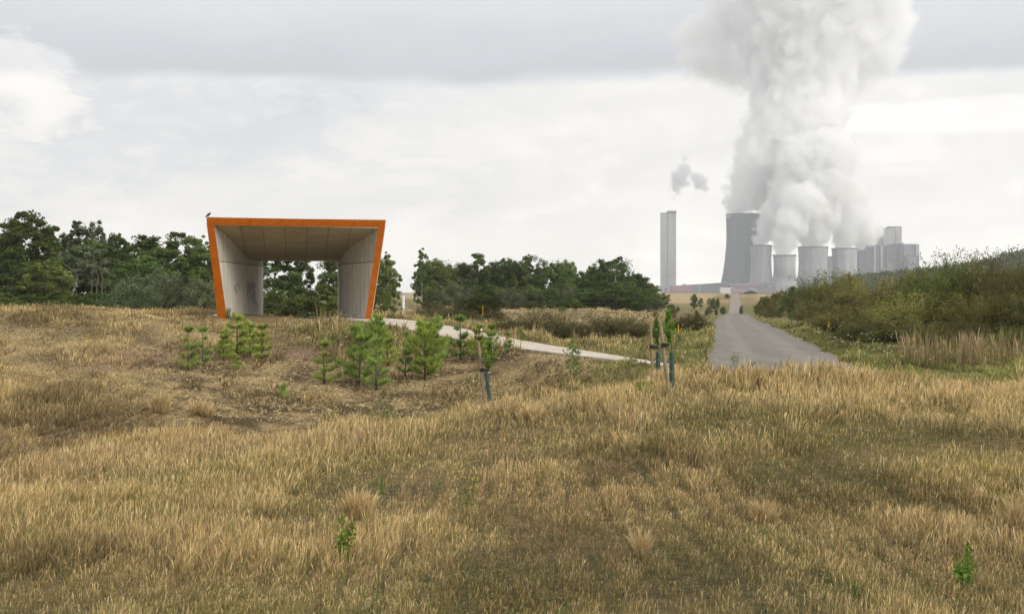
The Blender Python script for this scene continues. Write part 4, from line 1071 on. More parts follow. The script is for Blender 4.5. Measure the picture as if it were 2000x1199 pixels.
c = mixc(nt, 1., (.50, .126, .002), ramp(nt, noise(nt, co, 3, 5, .6), [(.3, .86), (.7, 1.1)]), 'MULTIPLY')
c = mixc(nt, .5, c, ramp(nt, noise(nt, mapping(nt, co, (8, 8, .6)), 1, 4), [(.35, .8), (.65, 1.08)]), 'MULTIPLY')
x = nd(nt, 'ShaderNodeSeparateXYZ'); nt.links.new(co, x.inputs[0])
jt = math_(nt, 'LESS_THAN', math_(nt, 'FRACT', math_(nt, 'MULTIPLY', math_(nt, 'ADD', x.outputs[0], 50.), .41)), .012)
c = mixc(nt, math_(nt, 'MULTIPLY', jt, .55), c, (.16, .04, .004))
principled(nt, out, c, .7, noise(nt, co, 60, 2), .2, .004, .25); M_ORANGE = mo

def lat(u, d): return d*math.tan(math.atan((u-1000)/F)-AZ)
def wpt(l, d, z): return (d*math.sin(AZ)+l*math.cos(AZ), d*math.cos(AZ)-l*math.sin(AZ), z)
def zat(v, u, d): return (HZ-v)/F*wpt(lat(u, d), d, 0)[1]
DB, DT, DR = 72.0, 69.5, 84.0
ZB, ZTL, ZTR = -1.47, zat(440, 418, DT), zat(444, 739, DT)
def dfront(z): return DB-(DB-DT)*(z-ZB)/(ZTL-ZB)
PLI = [(66, lat(384, 66)), (69.5, lat(418, 69.5)), (72, lat(443, 72)), (78.5, lat(484, 78.5)), (84, lat(514, 84)), (86, lat(522, 86))]
PRI = [(66, lat(776, 66)), (69.5, lat(739, 69.5)), (72, lat(713, 72)), (78.5, lat(664, 78.5)), (84, lat(660, 84)), (86, lat(659, 86))]
def plan(P, d): return pchip([a for a, b in P], [b for a, b in P], d)
ZC = [(66, 3.7), (69.5, zat(440, 418, 69.5)), (78.5, zat(506, 484, 78.5)), (84, zat(510, 514, 84)), (86, zat(510, 514, 84))]
def zceil(d, l=-4.0): return np.interp(d, [a for a, b in ZC], [b for a, b in ZC])-.10*(l+4.0)/8*np.clip((79-np.asarray(d))/9, 0, 1)
shel = empty('shelter', wpt(0, 76, -1.55), 0, 'open concrete shelter with a tapering orange front frame on the grassy mound', 'shelter')
SO_ = np.array(shel.location)
def shell_wall(name, P, sgn, thick, m):
    ns, nz = 40, 16; V = []; UV = []; Q = []
    for side in (0, 1):
        for i in range(nz+1):
            for j in range(ns+1):
                s = j/ns; t = i/nz
                ztop = float(zceil(DT+s*(DR-DT), -4 if sgn < 0 else 4))+.12
                z = -2.6+t*(ztop+2.6); df = dfront(z)+.003; d = df+s*(DR-df)
                l = float(plan(P, d))+(sgn*thick if side else 0)
                V.append(np.array(wpt(l, d, z))-SO_)
                UV.append(((d-69)*1.02+abs(l)*.25, z))
    n = ns+1; off = (nz+1)*n
    for i in range(nz):
        for j in range(ns):
            a = i*n+j; q = (a, a+1, a+n+1, a+n)
            Q.append(q if sgn > 0 else q[::-1]); q2 = tuple(off+x for x in q); Q.append(q2[::-1] if sgn > 0 else q2)
        for j in (0, ns):
            a = i*n+j; q = (a, a+n, off+a+n, off+a); Q.append(q if (j == 0) == (sgn > 0) else q[::-1])
    for j in range(ns):
        a = nz*n+j; q = (a, a+1, off+a+1, off+a); Q.append(q)
    return link(name, mesh_np(name, V, Q, m, uv=UV), shel)
wl = shell_wall('wall', PLI, -1, .34, M_WALLC)
wr = shell_wall('wall', PRI, 1, .34, M_WALLR)
wl['label'] = 'pale left wall with board joints and scribbled graffiti'
wr['label'] = 'shaded right wall with board joints'
# roof slab with its coffered soffit
ns, nl = 60, 24; V = []; UV = []; Q = []
for side in (0, 1):
    for i in range(ns+1):
        for j in range(nl+1):
            d0 = DT+i/ns*(DR-DT); zz = float(zceil(d0))
            up = side*.34
            d = d0 if i else dfront(zz+up)+.003
            l0 = float(plan(PLI, d))-.30; l1 = float(plan(PRI, d))+.30; l = l0+(l1-l0)*j/nl
            z = float(zceil(d, l))+up
            V.append(np.array(wpt(l, d, z))-SO_); UV.append((l+.35*(d-69)*.0+30, d-69.2))
n = nl+1; off = (ns+1)*n
for i in range(ns):
    for j in range(nl):
        a = i*n+j; q = (a, a+1, a+n+1, a+n); Q.append(q[::-1]); Q.append(tuple(off+x for x in q))
    for j in (0, nl):
        a = i*n+j; q = (a, a+n, off+a+n, off+a); Q.append(q)
for i in (0, ns):
    for j in range(nl):
        a = i*n+j; Q.append((a, a+1, off+a+1, off+a))
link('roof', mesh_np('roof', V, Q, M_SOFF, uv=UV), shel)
# orange front frame: a leaning band with real thickness
def fpt(u, v, back):
    """point of the leaning front plane seen at photo pixel (u, v)"""
    d = DB
    for _ in range(20):
        z = zat(v, u, d); d = dfront(z)
    p = np.array(wpt(lat(u, d), d, z)); n = np.array(wpt(0, 1, 0))
    return p+n*back
outer = [(427.6, 640), (403.2, 425.6), (753.5, 429.8), (722.3, 640)]; inner = [(445.6, 640), (418.2, 440), (738.8, 444), (711.0, 640)]
V = []; Q = []
for b in (-.06, .0):
    V += [fpt(u, v, b)-SO_ for u, v in outer]+[fpt(u, v, b)-SO_ for u, v in inner]
for i in range(3):
    Q.append((i, i+1, 4+i+1, 4+i)); Q.append((8+i, 12+i, 12+i+1, 8+i+1))
    Q.append((i, 8+i, 8+i+1, i+1)); Q.append((4+i, 4+i+1, 12+i+1, 12+i))
for i in (0, 3): Q.append((i, 4+i, 12+i, 8+i))
fr = link('front_frame', mesh_np('front_frame', V, Q, M_ORANGE), shel)
# scribbled graffiti on the left wall
rg = rs(61); mb = MB()
def on_wall(d, z): return Vector(wpt(float(plan(PLI, d))+.006, d, z))-Vector(SO_)
def dz_of(u, v):
    d = 72
    for _ in range(8):
        d = np.interp(u, [443, 484, 514], [72, 78.5, 84])
    return float(d), float(zat(v, u, d))
for k in range(13):
    u0 = 482+rg.rand()*12; v0 = 550+rg.rand()*34; p = []
    for q in range(16):
        t = q/15*6.28*(1+rg.rand()*.2); uu = u0+3.0*math.sin(t*1.7+k)+q*.35*(rg.rand()-.3); vv = v0+5.5*math.cos(t+k*.7)+q*.35
        d, z = dz_of(uu, vv); p.append(on_wall(d, z))
    mb.tube(p, [.007]*16, 4, False)
for k in range(7):
    u0 = 494+k*.9; v0 = 568+k*5; p = []
    for q in range(8):
        d, z = dz_of(u0+3.5*math.sin(q*1.1+k), v0+q*1.4); p.append(on_wall(d, z))
    mb.tube(p, [.011]*8, 4, False)
gf = mb.build('graffiti', plain_mat('grey_spray_paint', (.26, .25, .245), .9), wl); gf['label'] = 'grey scribbled spray paint on the left wall'
mb = MB()
for k in range(8):
    u0 = 456+rg.rand()*10; v0 = 552+rg.rand()*26; p = []
    for q in range(9):
        d, z = dz_of(u0+2*math.sin(q*.9+k), v0+4*math.cos(q*.8+k*2)); p.append(on_wall(d, z))
    mb.tube(p, [.008]*9, 4, False)
gf = mb.build('graffiti', plain_mat('faded_red_paint', (.30, .22, .20), .9), wl); gf['label'] = 'faded reddish scribble on the left wall'

# bird on the left corner of the roof
bx = fpt(406.5, 425.6, 0)
bird = empty('bird', (bx[0], bx[1]+.06, bx[2]), math.radians(25), 'small dark bird perched on the upper left corner of the orange frame', 'bird')
mb = MB()
mb.tube([(-.16, 0, .02), (-.09, 0, .075), (-.02, 0, .135), (.035, 0, .175), (.06, 0, .205), (.085, 0, .225), (.105, 0, .225), (.135, 0, .215)], [.012, .028, .056, .060, .043, .040, .030, .004], 10)
mb.build('body', plain_mat('dark_plumage', (.025, .025, .03), .6, 30), bird, True)
mb = MB()
for s in (-1, 1): mb.tube([(-.01, s*.02, .11), (0, s*.022, .03), (.005, s*.022, 0)], [.007, .005, .005], 5); mb.tube([(.005, s*.022, .003), (.035, s*.026, .003)], [.004, .003], 4)
mb.build('legs', plain_mat('bird_leg', (.06, .04, .03), .6, 30), bird)
mb = MB()
for s in (-1, 1): mb.tube([(.04, s*.045, .165), (-.04, s*.056, .125), (-.13, s*.03, .045), (-.17, s*.01, .025)], [.022, .026, .012, .003], 6)
mb.build('wing', plain_mat('wing_plumage', (.018, .018, .02), .7, 40), bird, True)
# crumpled white litter at the left foot
x, y = at(421.5, 71.6); rg = rs(5); bm = bmesh.new(); bmesh.ops.create_icosphere(bm, subdivisions=2, radius=.10)
for v in bm.verts: v.co *= .7+.6*rg.rand(); v.co.z *= .7
me = bpy.data.meshes.new('litter'); bm.to_mesh(me); bm.free(); me.materials.append(plain_mat('white_paper', (.78, .78, .76), .8))
tag(link('litter', me, None, (x, y, zg(x, y)+.10)), 'crumpled white litter lying at the left foot of the orange frame', 'litter')

# ---------------------------------------------------------------- stakes, guarded saplings, posts
mw, nt, out = new_mat('grey_wood'); co = coords(nt)
c = mixc(nt, 1., (.27, .215, .145), ramp(nt, noise(nt, mapping(nt, co, (30, 30, 2)), 1, 5), [(.3, .7), (.7, 1.2)]), 'MULTIPLY')
principled(nt, out, c, .9, noise(nt, mapping(nt, co, (40, 40, 3)), 1, 4), .4, .01, .2); M_WOOD = mw
M_RUB = plain_mat('black_rubber', (.022, .016, .018), .6, 20)
mg, nt, out = new_mat('green_plastic'); principled(nt, out, (.035, .085, .07), .45, None, spec=.4); M_GUARD = mg
def pole_pts(u0, v0, u1, v1, D):
    a = Vector((*at(u0, D), (HZ-v0)/F*D)); b = Vector((*at(u1, D), (HZ-v1)/F*D)); return a, b
def stake(u0, v0, u1, v1, D, r, strap, label):
    a, b = pole_pts(u0, v0, u1, v1, D); e = empty('tree_stake', a, 0, label, 'stake', 'wooden tree stakes')
    d = b-a; mb = MB(); P = [d*(t)+Vector((.008*math.sin(t*9), 0, 0)) for t in (-.05, .2, .45, .7, .97, 1.0)]
    mb.tube(P, [r*1.05, r, r*.97, r*.95, r*.92, r*.8], 12); mb.build('post', M_WOOD, e, False)
    us, vs, u2, v2 = strap; s = Vector((*at(us, D), (HZ-vs)/F*D))-a; t = Vector((*at(u2, D-.03), (HZ-v2)/F*D))-a
    mb = MB(); mb.tube([s+Vector((0, 0, -.055)), s+Vector((0, 0, .055))], [r*1.22, r*1.22], 12)
    k = Vector((0, -r*1.1, 0)); w = .05
    n = len(mb.v); mb.v += [tuple(s+k+Vector((0, 0, -w))), tuple(t+Vector((0, -.045, -w*.7))), tuple(t+Vector((0, -.045, w*.7))), tuple(s+k+Vector((0, 0, w))),
             tuple(s-k+Vector((0, 0, -w))), tuple(t+Vector((0, .045, -w*.7))), tuple(t+Vector((0, .045, w*.7))), tuple(s-k+Vector((0, 0, w)))]
    mb.f += [(n, n+1, n+2, n+3), (n+5, n+4, n+7, n+6), (n+1, n+5, n+6, n+2), (n+3, n+2, n+6, n+7), (n, n+4, n+5, n+1)]
    mb.build('strap', M_RUB, e); return e
def guarded(u0, v0, u1, v1, D, r, crown, label, pal_, seed):
    """young tree in a perforated plastic guard; crown: (u, v top, v bottom, half width px)"""
    a, b = pole_pts(u0, v0, u1, v1, D); e = empty('guarded_sapling', a, 0, label, 'sapling', 'saplings in green guards'); d = b-a
    # guard: a tube with rows of slots left open
    nk, nr = 18, 30; V = []; Q = []
    ax = d.normalized(); x_ = Vector((1, 0, 0)); x_ = (x_-ax*x_.dot(ax)).normalized(); y_ = ax.cross(x_)
    for i in range(nr+1):
        for k in range(nk):
            an = 2*math.pi*k/nk; V.append(tuple(d*(i/nr)*1.0+(x_*math.cos(an)+y_*math.sin(an))*r))
    for i in range(nr):
        for k in range(nk):
            if k % 3 == (i//2) % 3 and i % 2 == 1: continue
            Q.append((i*nk+k, i*nk+(k+1) % nk, (i+1)*nk+(k+1) % nk, (i+1)*nk+k))
    o = link('tree_guard', mesh_np('tree_guard', V, Q, M_GUARD, smooth=True), e)
    so = o.modifiers.new('wall', 'SOLIDIFY'); so.thickness = .006; so.offset = 0
    uc, vt, vb, hw = crown; top = Vector((*at(uc, D), (HZ-vt)/F*D))-a; rg = rs(seed)
    mb = MB(); P = [Vector((0, 0, -.05)), d*.5, d, d*1.0+(top-d)*.5+Vector((.02, 0, 0)), top]
    mb.tube(P, [.014, .013, .011, .008, .003], 6); 
    H = (vb-vt)/F*D; W = hw/F*D; C = []
    for q in range(190):
        t = rg.rand(); aa = rg.rand()*6.28; w = W*(.3+.7*rg.rand())*(.55+.45*math.sin(t*9+seed)); base = top-Vector((0, 0, H*t))
        base.x += (d-top).x*t*.4
        C.append(tuple(base+Vector((math.cos(aa)*w, math.sin(aa)*w, rg.randn()*.04))))
    for q in range(7):
        t = q/7; aa = q*2.4; base = top-Vector((0, 0, H*t)); mb.tube([base, base+Vector((math.cos(aa)*W*.8, math.sin(aa)*W*.8, .05))], [.005, .002], 4, False)
    mb.build('stem', M_BARK, e, True)
    C = np.array(C); c = (np.array(pal_[0])+(np.array(pal_[1])-np.array(pal_[0]))*rg.rand(len(C))[:, None])*(.75+.5*rg.rand(len(C)))[:, None]
    V, Q, c = leaf_quads(C, rg.randn(len(C), 3)*.8+np.array([0, -.3, .6]), .125*(.7+.6*rg.rand(len(C))), .55, c, rg)
    link('leaves', mesh_np('leaves', V, Q, M_WEED, c), e); return e
_, D1, _ = ground_at(948, 796); _, D2, _ = ground_at(1309, 782); _, D3, _ = ground_at(1277, 752)
stake(948, 800, 934, 667, D1, .047, (940.5, 722.5, 953, 724), 'single wooden stake leaning left on the brow left of the path end')
stake(1309, 786, 1289, 628, D2, .050, (1296, 674, 1306, 674), 'thicker front stake of the pair, leaning left beside the path end')
stake(1277, 758, 1269.5, 627, D3, .045, (1272, 677, 1284, 679), 'thinner back stake of the pair, half hidden in grass beside the path end')
guarded(959, 800, 949.5, 725, D1-.05, .055, (956, 662, 722, 16), 'sparse sapling in a leaning green guard beside the single stake', SD, 71)
guarded(1312, 782, 1312, 685, D2+.25, .058, (1304, 603, 666, 17), 'tall bright leaved sapling in a green guard right of the front stake', SG, 72)
guarded(1285, 762, 1285.5, 686, D3+.1, .058, (1282, 626, 672, 14), 'darker leaved sapling in a green guard between the two stakes', SD, 73)
for u, vt, vb, D, lb in ((1322, 609.5, 625, 128, 'taller left wooden field post near the small dark bush'), (1324.8, 610, 624, 129, 'wooden field post close behind the taller left one'), (1336.5, 614, 621, 150, 'short wooden field post farthest right of the three'), (1310, 590, 596, 262, 'thin dark fence post right of the copse tip')):
    x, y = at(u, D); z = zg(x, y); z1 = (HZ-vt)/F*D; e = empty('field_post', (x, y, z), 0, lb, 'post', 'wooden field posts')
    mb = MB(); mb.tube([(0, 0, -.2), (0, 0, z1-z-.05), (0, 0, z1-z)], [.055, .05, .035], 8); mb.build('post', M_WOOD, e)
# staked young tree on the dry hummocks
x, y = at(1123, 104); z = zg(x, y); e = empty('young_tree', (x, y, z), 0, 'young staked tree standing on the dry hummocks before the copse', 'tree')
mb = MB()
for s in (-.14, .14): mb.tube([(s, 0, -.2), (s, 0, 1.0)], [.05, .05], 8)
mb.build('stake', M_WOOD, e)
link('trunk', trunk_mesh('trunk', 351, 1.4, .03, 5, M_BARK, 0, .2, .6), e)
o = link('crown', crown_mesh('crown', 352, [(0, 0, 1.35, .45, .45, .45), (.3, 0, 1.15, .3, .3, .22), (-.35, 0, 1.25, .25, .3, .2)], 40, 50, .09, DK, M_LEAF), e)
# pale marker post in the gap right of the shelter
x, y = at(788.5, 118); z = zg(x, y); e = empty('marker_post', (x, y, z), 0, 'small pale post with a light blue top, in the gap right of the shelter', 'post')
mb = MB(); mb.box(-.09, .09, -.06, .06, -.2, (HZ-578)/F*118-z); mb.build('post', plain_mat('white_plastic', (.75, .76, .76), .5), e)
mb = MB(); mb.box(-.11, .11, -.08, .08, (HZ-578)/F*118-z+.003, (HZ-575)/F*118-z); mb.build('cap', plain_mat('light_blue_plastic', (.35, .55, .75), .5), e)

# ---------------------------------------------------------------- the power station, some 3.5 km off
def conc_far(name, base, band=None, streak=.35):
    m, nt, out = new_mat(name); co = coords(nt)
    c = mixc(nt, 1., base, ramp(nt, noise(nt, mapping(nt, co, (.12, .12, .006)), 1, 5, .6), [(.3, 1-streak), (.7, 1+streak*.6)]), 'MULTIPLY')
    c = mixc(nt, .6, c, ramp(nt, noise(nt, co, .03, 4), [(.3, .75), (.7, 1.2)]), 'MULTIPLY')
    if band:
        x = nd(nt, 'ShaderNodeSeparateXYZ'); nt.links.new(co, x.inputs[0])
        z = math_(nt, 'ADD', x.outputs[2], math_(nt, 'MULTIPLY', math_(nt, 'SUBTRACT', noise(nt, mapping(nt, co, (.12, .12, .01)), 1, 3), .5), band[2]))
        k = math_(nt, 'MULTIPLY', mapr(nt, z, band[0]-6, band[0]+6), mapr(nt, z, band[1]-14, band[1]+14, 1, 0))
        c = mixc(nt, math_(nt, 'MULTIPLY', k, .5), c, (.09, .095, .11))
    principled(nt, out, c, .95, None, spec=.1); return m
def tower(u, D, prof, label, m, ladder=None, vbase=577):
    s = D/F; x = (u-1000)*s; zb = (HZ-vbase)*s
    e = empty('cooling_tower', (x, D, zb), 0, label, 'cooling tower', 'cooling towers of the power station')
    vs = [p[0] for p in prof]; hw = [p[1] for p in prof]
    vv = np.linspace(prof[0][0], vbase, 44); r = pchip(vs+[vbase+30], hw+[hw[-1]*1.06], vv)*s
    mb = MB(); outer = [(float(a), float((HZ-v)*s-zb)) for a, v in zip(r, vv)][::-1]
    inn = [(a-1.2, z) for a, z in outer][::-1][:14]
    mb.lathe(outer+inn, 72); sh = mb.build('shell', m, e, True)
    top = outer[-1]; mb = MB(); mb.lathe([(top[0]-.2, top[1]-3), (top[0]+.9, top[1]-3), (top[0]+.9, top[1]+.3), (top[0]-1.3, top[1]+.3)], 72); mb.build('rim', M_RIM, sh, True)
    if ladder is not None:
        mb = MB(); P = []
        for a, z in outer[::3]:
            P.append(((a+.5)*math.sin(ladder), -(a+.5)*math.cos(ladder), z))
        mb.tube(P, [.9]*len(P), 5); mb.build('ladder', M_RIM, sh)
    return e
M_RIM = plain_mat('dark_concrete', (.13, .13, .14), .9, .1)
MT1 = conc_far('tower_concrete_dark', (.125, .125, .145), None, .2)
MT2 = conc_far('tower_concrete_pale', (.34, .34, .35))
MT3 = conc_far('tower_concrete_stained', (.36, .36, .37), (36, 62, 40))
MT4 = conc_far('tower_concrete_sooty', (.30, .30, .32), (5, 55, 60))
tower(1451.8, 3600, [(418, 33.6), (464, 32.8), (500, 35.2), (531, 39.2), (552, 43.4), (577, 48.5)], 'tallest cooling tower, dark grey and slender, left of the others', MT1, 1.12)
tower(1486.5, 3500, [(479, 21.2), (512, 19.6), (530, 20.4), (548, 22.4), (577, 26)], 'second cooling tower from the left, pale, touching the tallest', MT2, .85)
tower(1532.3, 3300, [(498, 22.3), (515, 21.0), (530, 21.2), (548, 23.6), (562, 25.8), (577, 28)], 'shortest front cooling tower, pale with a dark stained band', MT3)
tower(1588, 3420, [(482, 29), (515, 27.6), (535, 29.2), (550, 32), (577, 36)], 'widest of the short cooling towers, with sooty stains', MT4)
tower(1622.5, 3750, [(501, 19), (530, 18), (550, 20), (577, 23)], 'lowest cooling tower, far behind, between the two widest short ones', MT4)
tower(1649.6, 3450, [(485, 24.8), (515, 23.4), (540, 25.4), (577, 30)], 'rightmost cooling tower, pale, beside the boiler house', MT3)

def px_box(mb, D, u0, u1, v0, v1, depth, o, yoff=0):
    s = D/F; mb.box((u0-1000)*s-o[0], (u1-1000)*s-o[0], yoff, yoff+depth, (HZ-v1)*s-o[2], (HZ-v0)*s-o[2])
def block(name, label, cat, D, parts, vbase=577, group=None):
    """parts: (part name, u0, u1, v0, v1, depth, proud, material)"""
    u0 = min(p[1] for p in parts); u1 = max(p[2] for p in parts); s = D/F
    o = (((u0+u1)/2-1000)*s, D, (HZ-vbase)*s); e = empty(name, o, 0, label, cat, group)
    made = {}; under = {'annex_panel': 'annex', 'pale_frame': 'annex', 'pale_lintel': 'annex', 'vent_pipe': 'roof', 'window_strip': 'block', 'lower_panel': 'block', 'roof_house': 'block', 'slot': 'block', 'crown': 'right_shaft', 'joint_band': 'left_shaft'}
    for nm, a, b, c, d, dep, proud, m in parts:
        key = under.get(nm)
        if nm in ('crown', 'joint_band'): key = 'left_shaft' if a < 1303 else 'right_shaft'
        mb = MB(); px_box(mb, D, a, b, c, d, dep, o, -proud); made[nm] = mb.build(nm.replace('left_', '').replace('right_', ''), m, made.get(key, e))
    return e
BL = plain_mat('boiler_cladding_dark', (.085, .095, .135), .8, .05, .2); BM = plain_mat('boiler_cladding_mid', (.15, .15, .18), .8, .05, .2); BP = plain_mat('boiler_cladding_pale', (.34, .33, .34), .8, .05, .15); BR_ = plain_mat('boiler_cladding_brown', (.20, .17, .17), .8, .05, .2)
G9 = 'boiler houses of the power station'
block('boiler_house', 'left boiler house with dark stair-stepped blocks and pale stair towers', 'building', 3650, [
 ('block', 1674, 1682, 518, 577, 60, 0, BL), ('block', 1678.2, 1690, 487, 577, 80, 4, BL), ('block', 1689.8, 1694.5, 481, 577, 80, 7, BM), ('block', 1694.3, 1704, 478, 577, 80, 10, BL), ('stair_tower', 1704.2, 1708, 478.5, 577, 40, 14, BP),
 ('block', 1708.2, 1717, 479, 577, 80, 10, BL), ('stair_tower', 1717.2, 1721.4, 480.5, 577, 40, 14, BP)], group=G9)
block('boiler_house', 'middle boiler house with ribbed dark front, below the tall pale block', 'building', 3640, [
 ('block', 1722, 1731, 480, 577, 80, 3, BL), ('stair_tower', 1730.5, 1732, 484, 577, 20, 8, BM), ('block', 1732.2, 1744.5, 479, 577, 80, 5, BL), ('lower_panel', 1733, 1743.5, 513, 577, 10, 8, BR_), ('stair_tower', 1744.7, 1746.5, 482, 577, 20, 8, BM), ('block', 1746.6, 1757, 476.8, 577, 80, 5, BL), ('stair_tower', 1757.2, 1763.5, 474.5, 577, 40, 10, BP)], group=G9)
block('boiler_house', 'tallest pale grey boiler block with one dark vertical slot', 'building', 3760, [
 ('block', 1726, 1748.2, 446, 577, 90, 2, BP), ('roof_house', 1737, 1746, 442.5, 447, 40, 0, BM), ('slot', 1748.3, 1749.2, 447, 577, 60, 0, BL), ('block', 1749.3, 1760.8, 442, 577, 90, 2, BP)], group=G9)
block('boiler_house', 'right boiler house with a row of small lights above a framed dark annex', 'building', 3620, [
 ('block', 1763.7, 1788, 476.5, 577, 90, 0, BM), ('stair_tower', 1788.2, 1794.5, 477, 577, 60, 5, BP), ('annex', 1763.2, 1791, 500.5, 577, 40, 20, BL), ('annex_panel', 1768.5, 1779, 504.5, 577, 20, 26, BR_), ('pale_frame', 1779.2, 1781.6, 503.5, 577, 20, 28, BP), ('pale_lintel', 1767, 1779.1, 503.5, 504.4, 20, 28, BP)]
 + [('window_strip', u, u+1.6, v0, v1, 3, 3, BP) for u, v0, v1 in ((1766, 490, 499), (1771.5, 494, 499), (1774, 493, 496), (1777, 493, 499), (1782.2, 490, 499))], group=G9)
BC = conc_far('chimney_concrete', (.36, .37, .38), None, .12)
block('chimney', 'tall pale twin-shaft chimney standing alone left of the cooling towers', 'chimney', 3600, [
 ('left_shaft', 1291, 1304, 416, 577, 16, 0, BC), ('right_shaft', 1304.2, 1320.3, 412.3, 577, 18, 2.5, BC), ('crown', 1303.6, 1320.9, 412.0, 417.5, 19.5, 3.4, M_RIM), ('crown', 1290.5, 1303.5, 415.7, 417, 17, .8, M_RIM)]
 + [('joint_band', 1290.9, 1303.9, v, v+.5, 3, .5, M_RIM) for v in (455, 515)] + [('joint_band', 1304.3, 1320.4, v, v+.5, 3, 3, M_RIM) for v in (423, 455, 515)])
RD = plain_mat('red_cladding', (.34, .10, .13), .8, .05, .2); PK = plain_mat('faded_red_cladding', (.30, .15, .17), .8, .05, .25); WH = plain_mat('white_cladding', (.55, .56, .56), .7, .05, .1); SL = plain_mat('slate_cladding', (.11, .12, .155), .8, .05, .15)
G10 = 'low works halls of the power station'
block('red_hall', 'small red hut at the foot of the twin chimney', 'building', 3500, [('wall', 1298, 1303.5, 563, 574, 20, 0, RD), ('roof', 1297.6, 1303.9, 562.4, 562.95, 21, .5, M_RIM)], 580, G10)
block('red_hall', 'long red hall right of the twin chimney', 'building', 3400, [('wall', 1311, 1352, 559, 568.5, 40, 0, RD), ('plinth', 1311.3, 1351.7, 568.6, 577, 39, -1, SL), ('roof', 1310.5, 1352.4, 558.2, 558.95, 41, .5, M_RIM)], 580, G10)
s = 3450/F; e = empty('conveyor_hall', ((1360-1000)*s, 3450, (HZ-580)*s), 0, 'long slate hall with a roof rising towards the tallest cooling tower', 'building', G10)
o = Vector(e.location); mb = MB(); mb.prism([((u-1000)*s-o.x, (HZ-v)*s-o.z) for u, v in ((1318, 580), (1425, 580), (1425, 553), (1408, 553.2), (1341, 557.3), (1318, 559))], 2, 60); mb.build('wall', SL, e)
mb = MB(); mb.prism([((u-1000)*s-o.x, (HZ-v)*s-o.z) for u, v in ((1318, 558.9), (1341, 557.2), (1408, 553.1), (1425, 552.9), (1425, 552.2), (1408, 552.4), (1341, 556.5), (1318, 558.2))], 0, 61); mb.build('roof', BP, e)
mb = MB(); px_box(mb, 3450, 1335, 1341, 554.3, 558, 12, o, 8); mb.build('roof_house', BP, e)
mb = MB(); px_box(mb, 3450, 1365.5, 1366.6, 557, 577, 1.5, o, -.2); mb.build('downpipe', WH, e)
block('white_shed', 'small white shed at the field edge left of the farm track end', 'shed', 520, [('wall', 1407.2, 1427, 560.2, 576, 3, 0, WH), ('roof', 1406.8, 1427.3, 559.6, 560.15, 3.4, .2, M_RIM), ('vent_pipe', 1421.9, 1422.8, 558.3, 560.6, .3, .4, M_RUB)], 577)
def low_hall(D, poly, label, m, group=G10, stripes=()):
    s = D/F; u0 = sum(p[0] for p in poly)/len(poly); e = empty('works_hall', ((u0-1000)*s, D, (HZ-580)*s), 0, label, 'building', group); o = Vector(e.location)
    mb = MB(); mb.prism([((u-1000)*s-o.x, (HZ-v)*s-o.z) for u, v in poly], 0, 50); mb.build('wall', m, e)
    for i, (q, mm) in enumerate(stripes):
        mb = MB(); mb.prism([((u-1000)*s-o.x, (HZ-v)*s-o.z) for u, v in q], -1.2-i*.7, -.2); mb.build('cladding_band' if mm is not WH else 'pale_gangway', mm, e)
low_hall(3250, [(1423, 580), (1507, 580), (1507, 553), (1495, 551.3), (1470, 551.5), (1458, 554), (1423, 554.5)], 'broad dark hall with faded red roof bands between the tallest and the front tower', SL, G10, [
 ([(1423.2, 557.8), (1462, 558.5), (1480, 560), (1492, 558), (1494, 551.4), (1470, 551.6), (1458, 554.1), (1423.2, 554.6)], PK),
 ([(1470, 556.5), (1484, 559.8), (1500, 556), (1494, 554.5)], SL),
 ([(1426, 563), (1434, 563), (1434, 562), (1426, 562)], WH), ([(1462, 563), (1478, 568.5), (1480, 568), (1464, 562)], WH), ([(1500, 559.8), (1506.8, 559.2), (1506.8, 558.4), (1500, 559)], WH)])
low_hall(3050, [(1427, 580), (1462, 580), (1462, 567), (1452, 564.8), (1427, 566.5)], 'low faded red hall just right of the white shed', PK)
low_hall(3000, [(1476, 580), (1570, 580), (1570, 568.2), (1520, 569.3), (1476, 569.8)], 'long low faded red hall in front of the shortest cooling tower', PK)
# dark heap of earth on the green field margin
D = 505; x, y = at(1466, D); zb = zg(x, y); bm = bmesh.new(); bmesh.ops.create_icosphere(bm, subdivisions=4, radius=1)
for v in bm.verts:
    k = .85+.3*fbm(np.array([v.co.x*2.3+5]), np.array([v.co.y*2.3+v.co.z]), 91)[0]; v.co = Vector((v.co.x*2.5*k, v.co.y*2*k, max(v.co.z, -.2)*.95*k))
me = bpy.data.meshes.new('earth_heap'); bm.to_mesh(me); bm.free(); me.materials.append(plain_mat('dark_earth', (.05, .042, .038), .95, 2, .4, .6))
tag(link('earth_heap', me, None, (x, y, zb)), 'dark heap of earth on the green field margin right of the farm track', 'heap')

# ---------------------------------------------------------------- wooded hill on the right
HP = ([1560, 1640, 1690, 1740, 1800, 1850, 1900, 1940, 1970, 2000, 2100, 2300, 2700], [590, 568, 545, 538, 532, 527, 521, 513, 505, 495, 474, 452, 440])
us = np.arange(1560, 2700, 5.); tt = np.linspace(0, 1, 26); V = []; 
for u in us:
    zr = (HZ-float(pchip(*HP, u))+1)/F*1150
    for t in tt:
        D = 900+t*500; x = (u-1000)/F*D; b = math.sin(min(1, t*2)*math.pi/2) if t < .5 else math.cos((t-.5)*math.pi)
        z0 = float(zg(x, D)); V.append((x, D, z0-1+(zr-z0+1)*max(0, b)))
V = np.array(V); n = len(tt); k = np.arange(n-1)
V[:, 2] += (fbm(V[:, 0]/18, V[:, 1]/18, 71)-.5)*5*np.clip((V[:, 2]+6)/8, 0, 1)
Q = np.concatenate([np.stack([i*n+k, (i+1)*n+k, (i+1)*n+k+1, i*n+k+1], 1) for i in range(len(us)-1)])
tag(link('hills', mesh_np('hills', V, Q, plain_mat('hill_floor', (.03, .045, .022), .95, .05), smooth=True)), kind='structure')
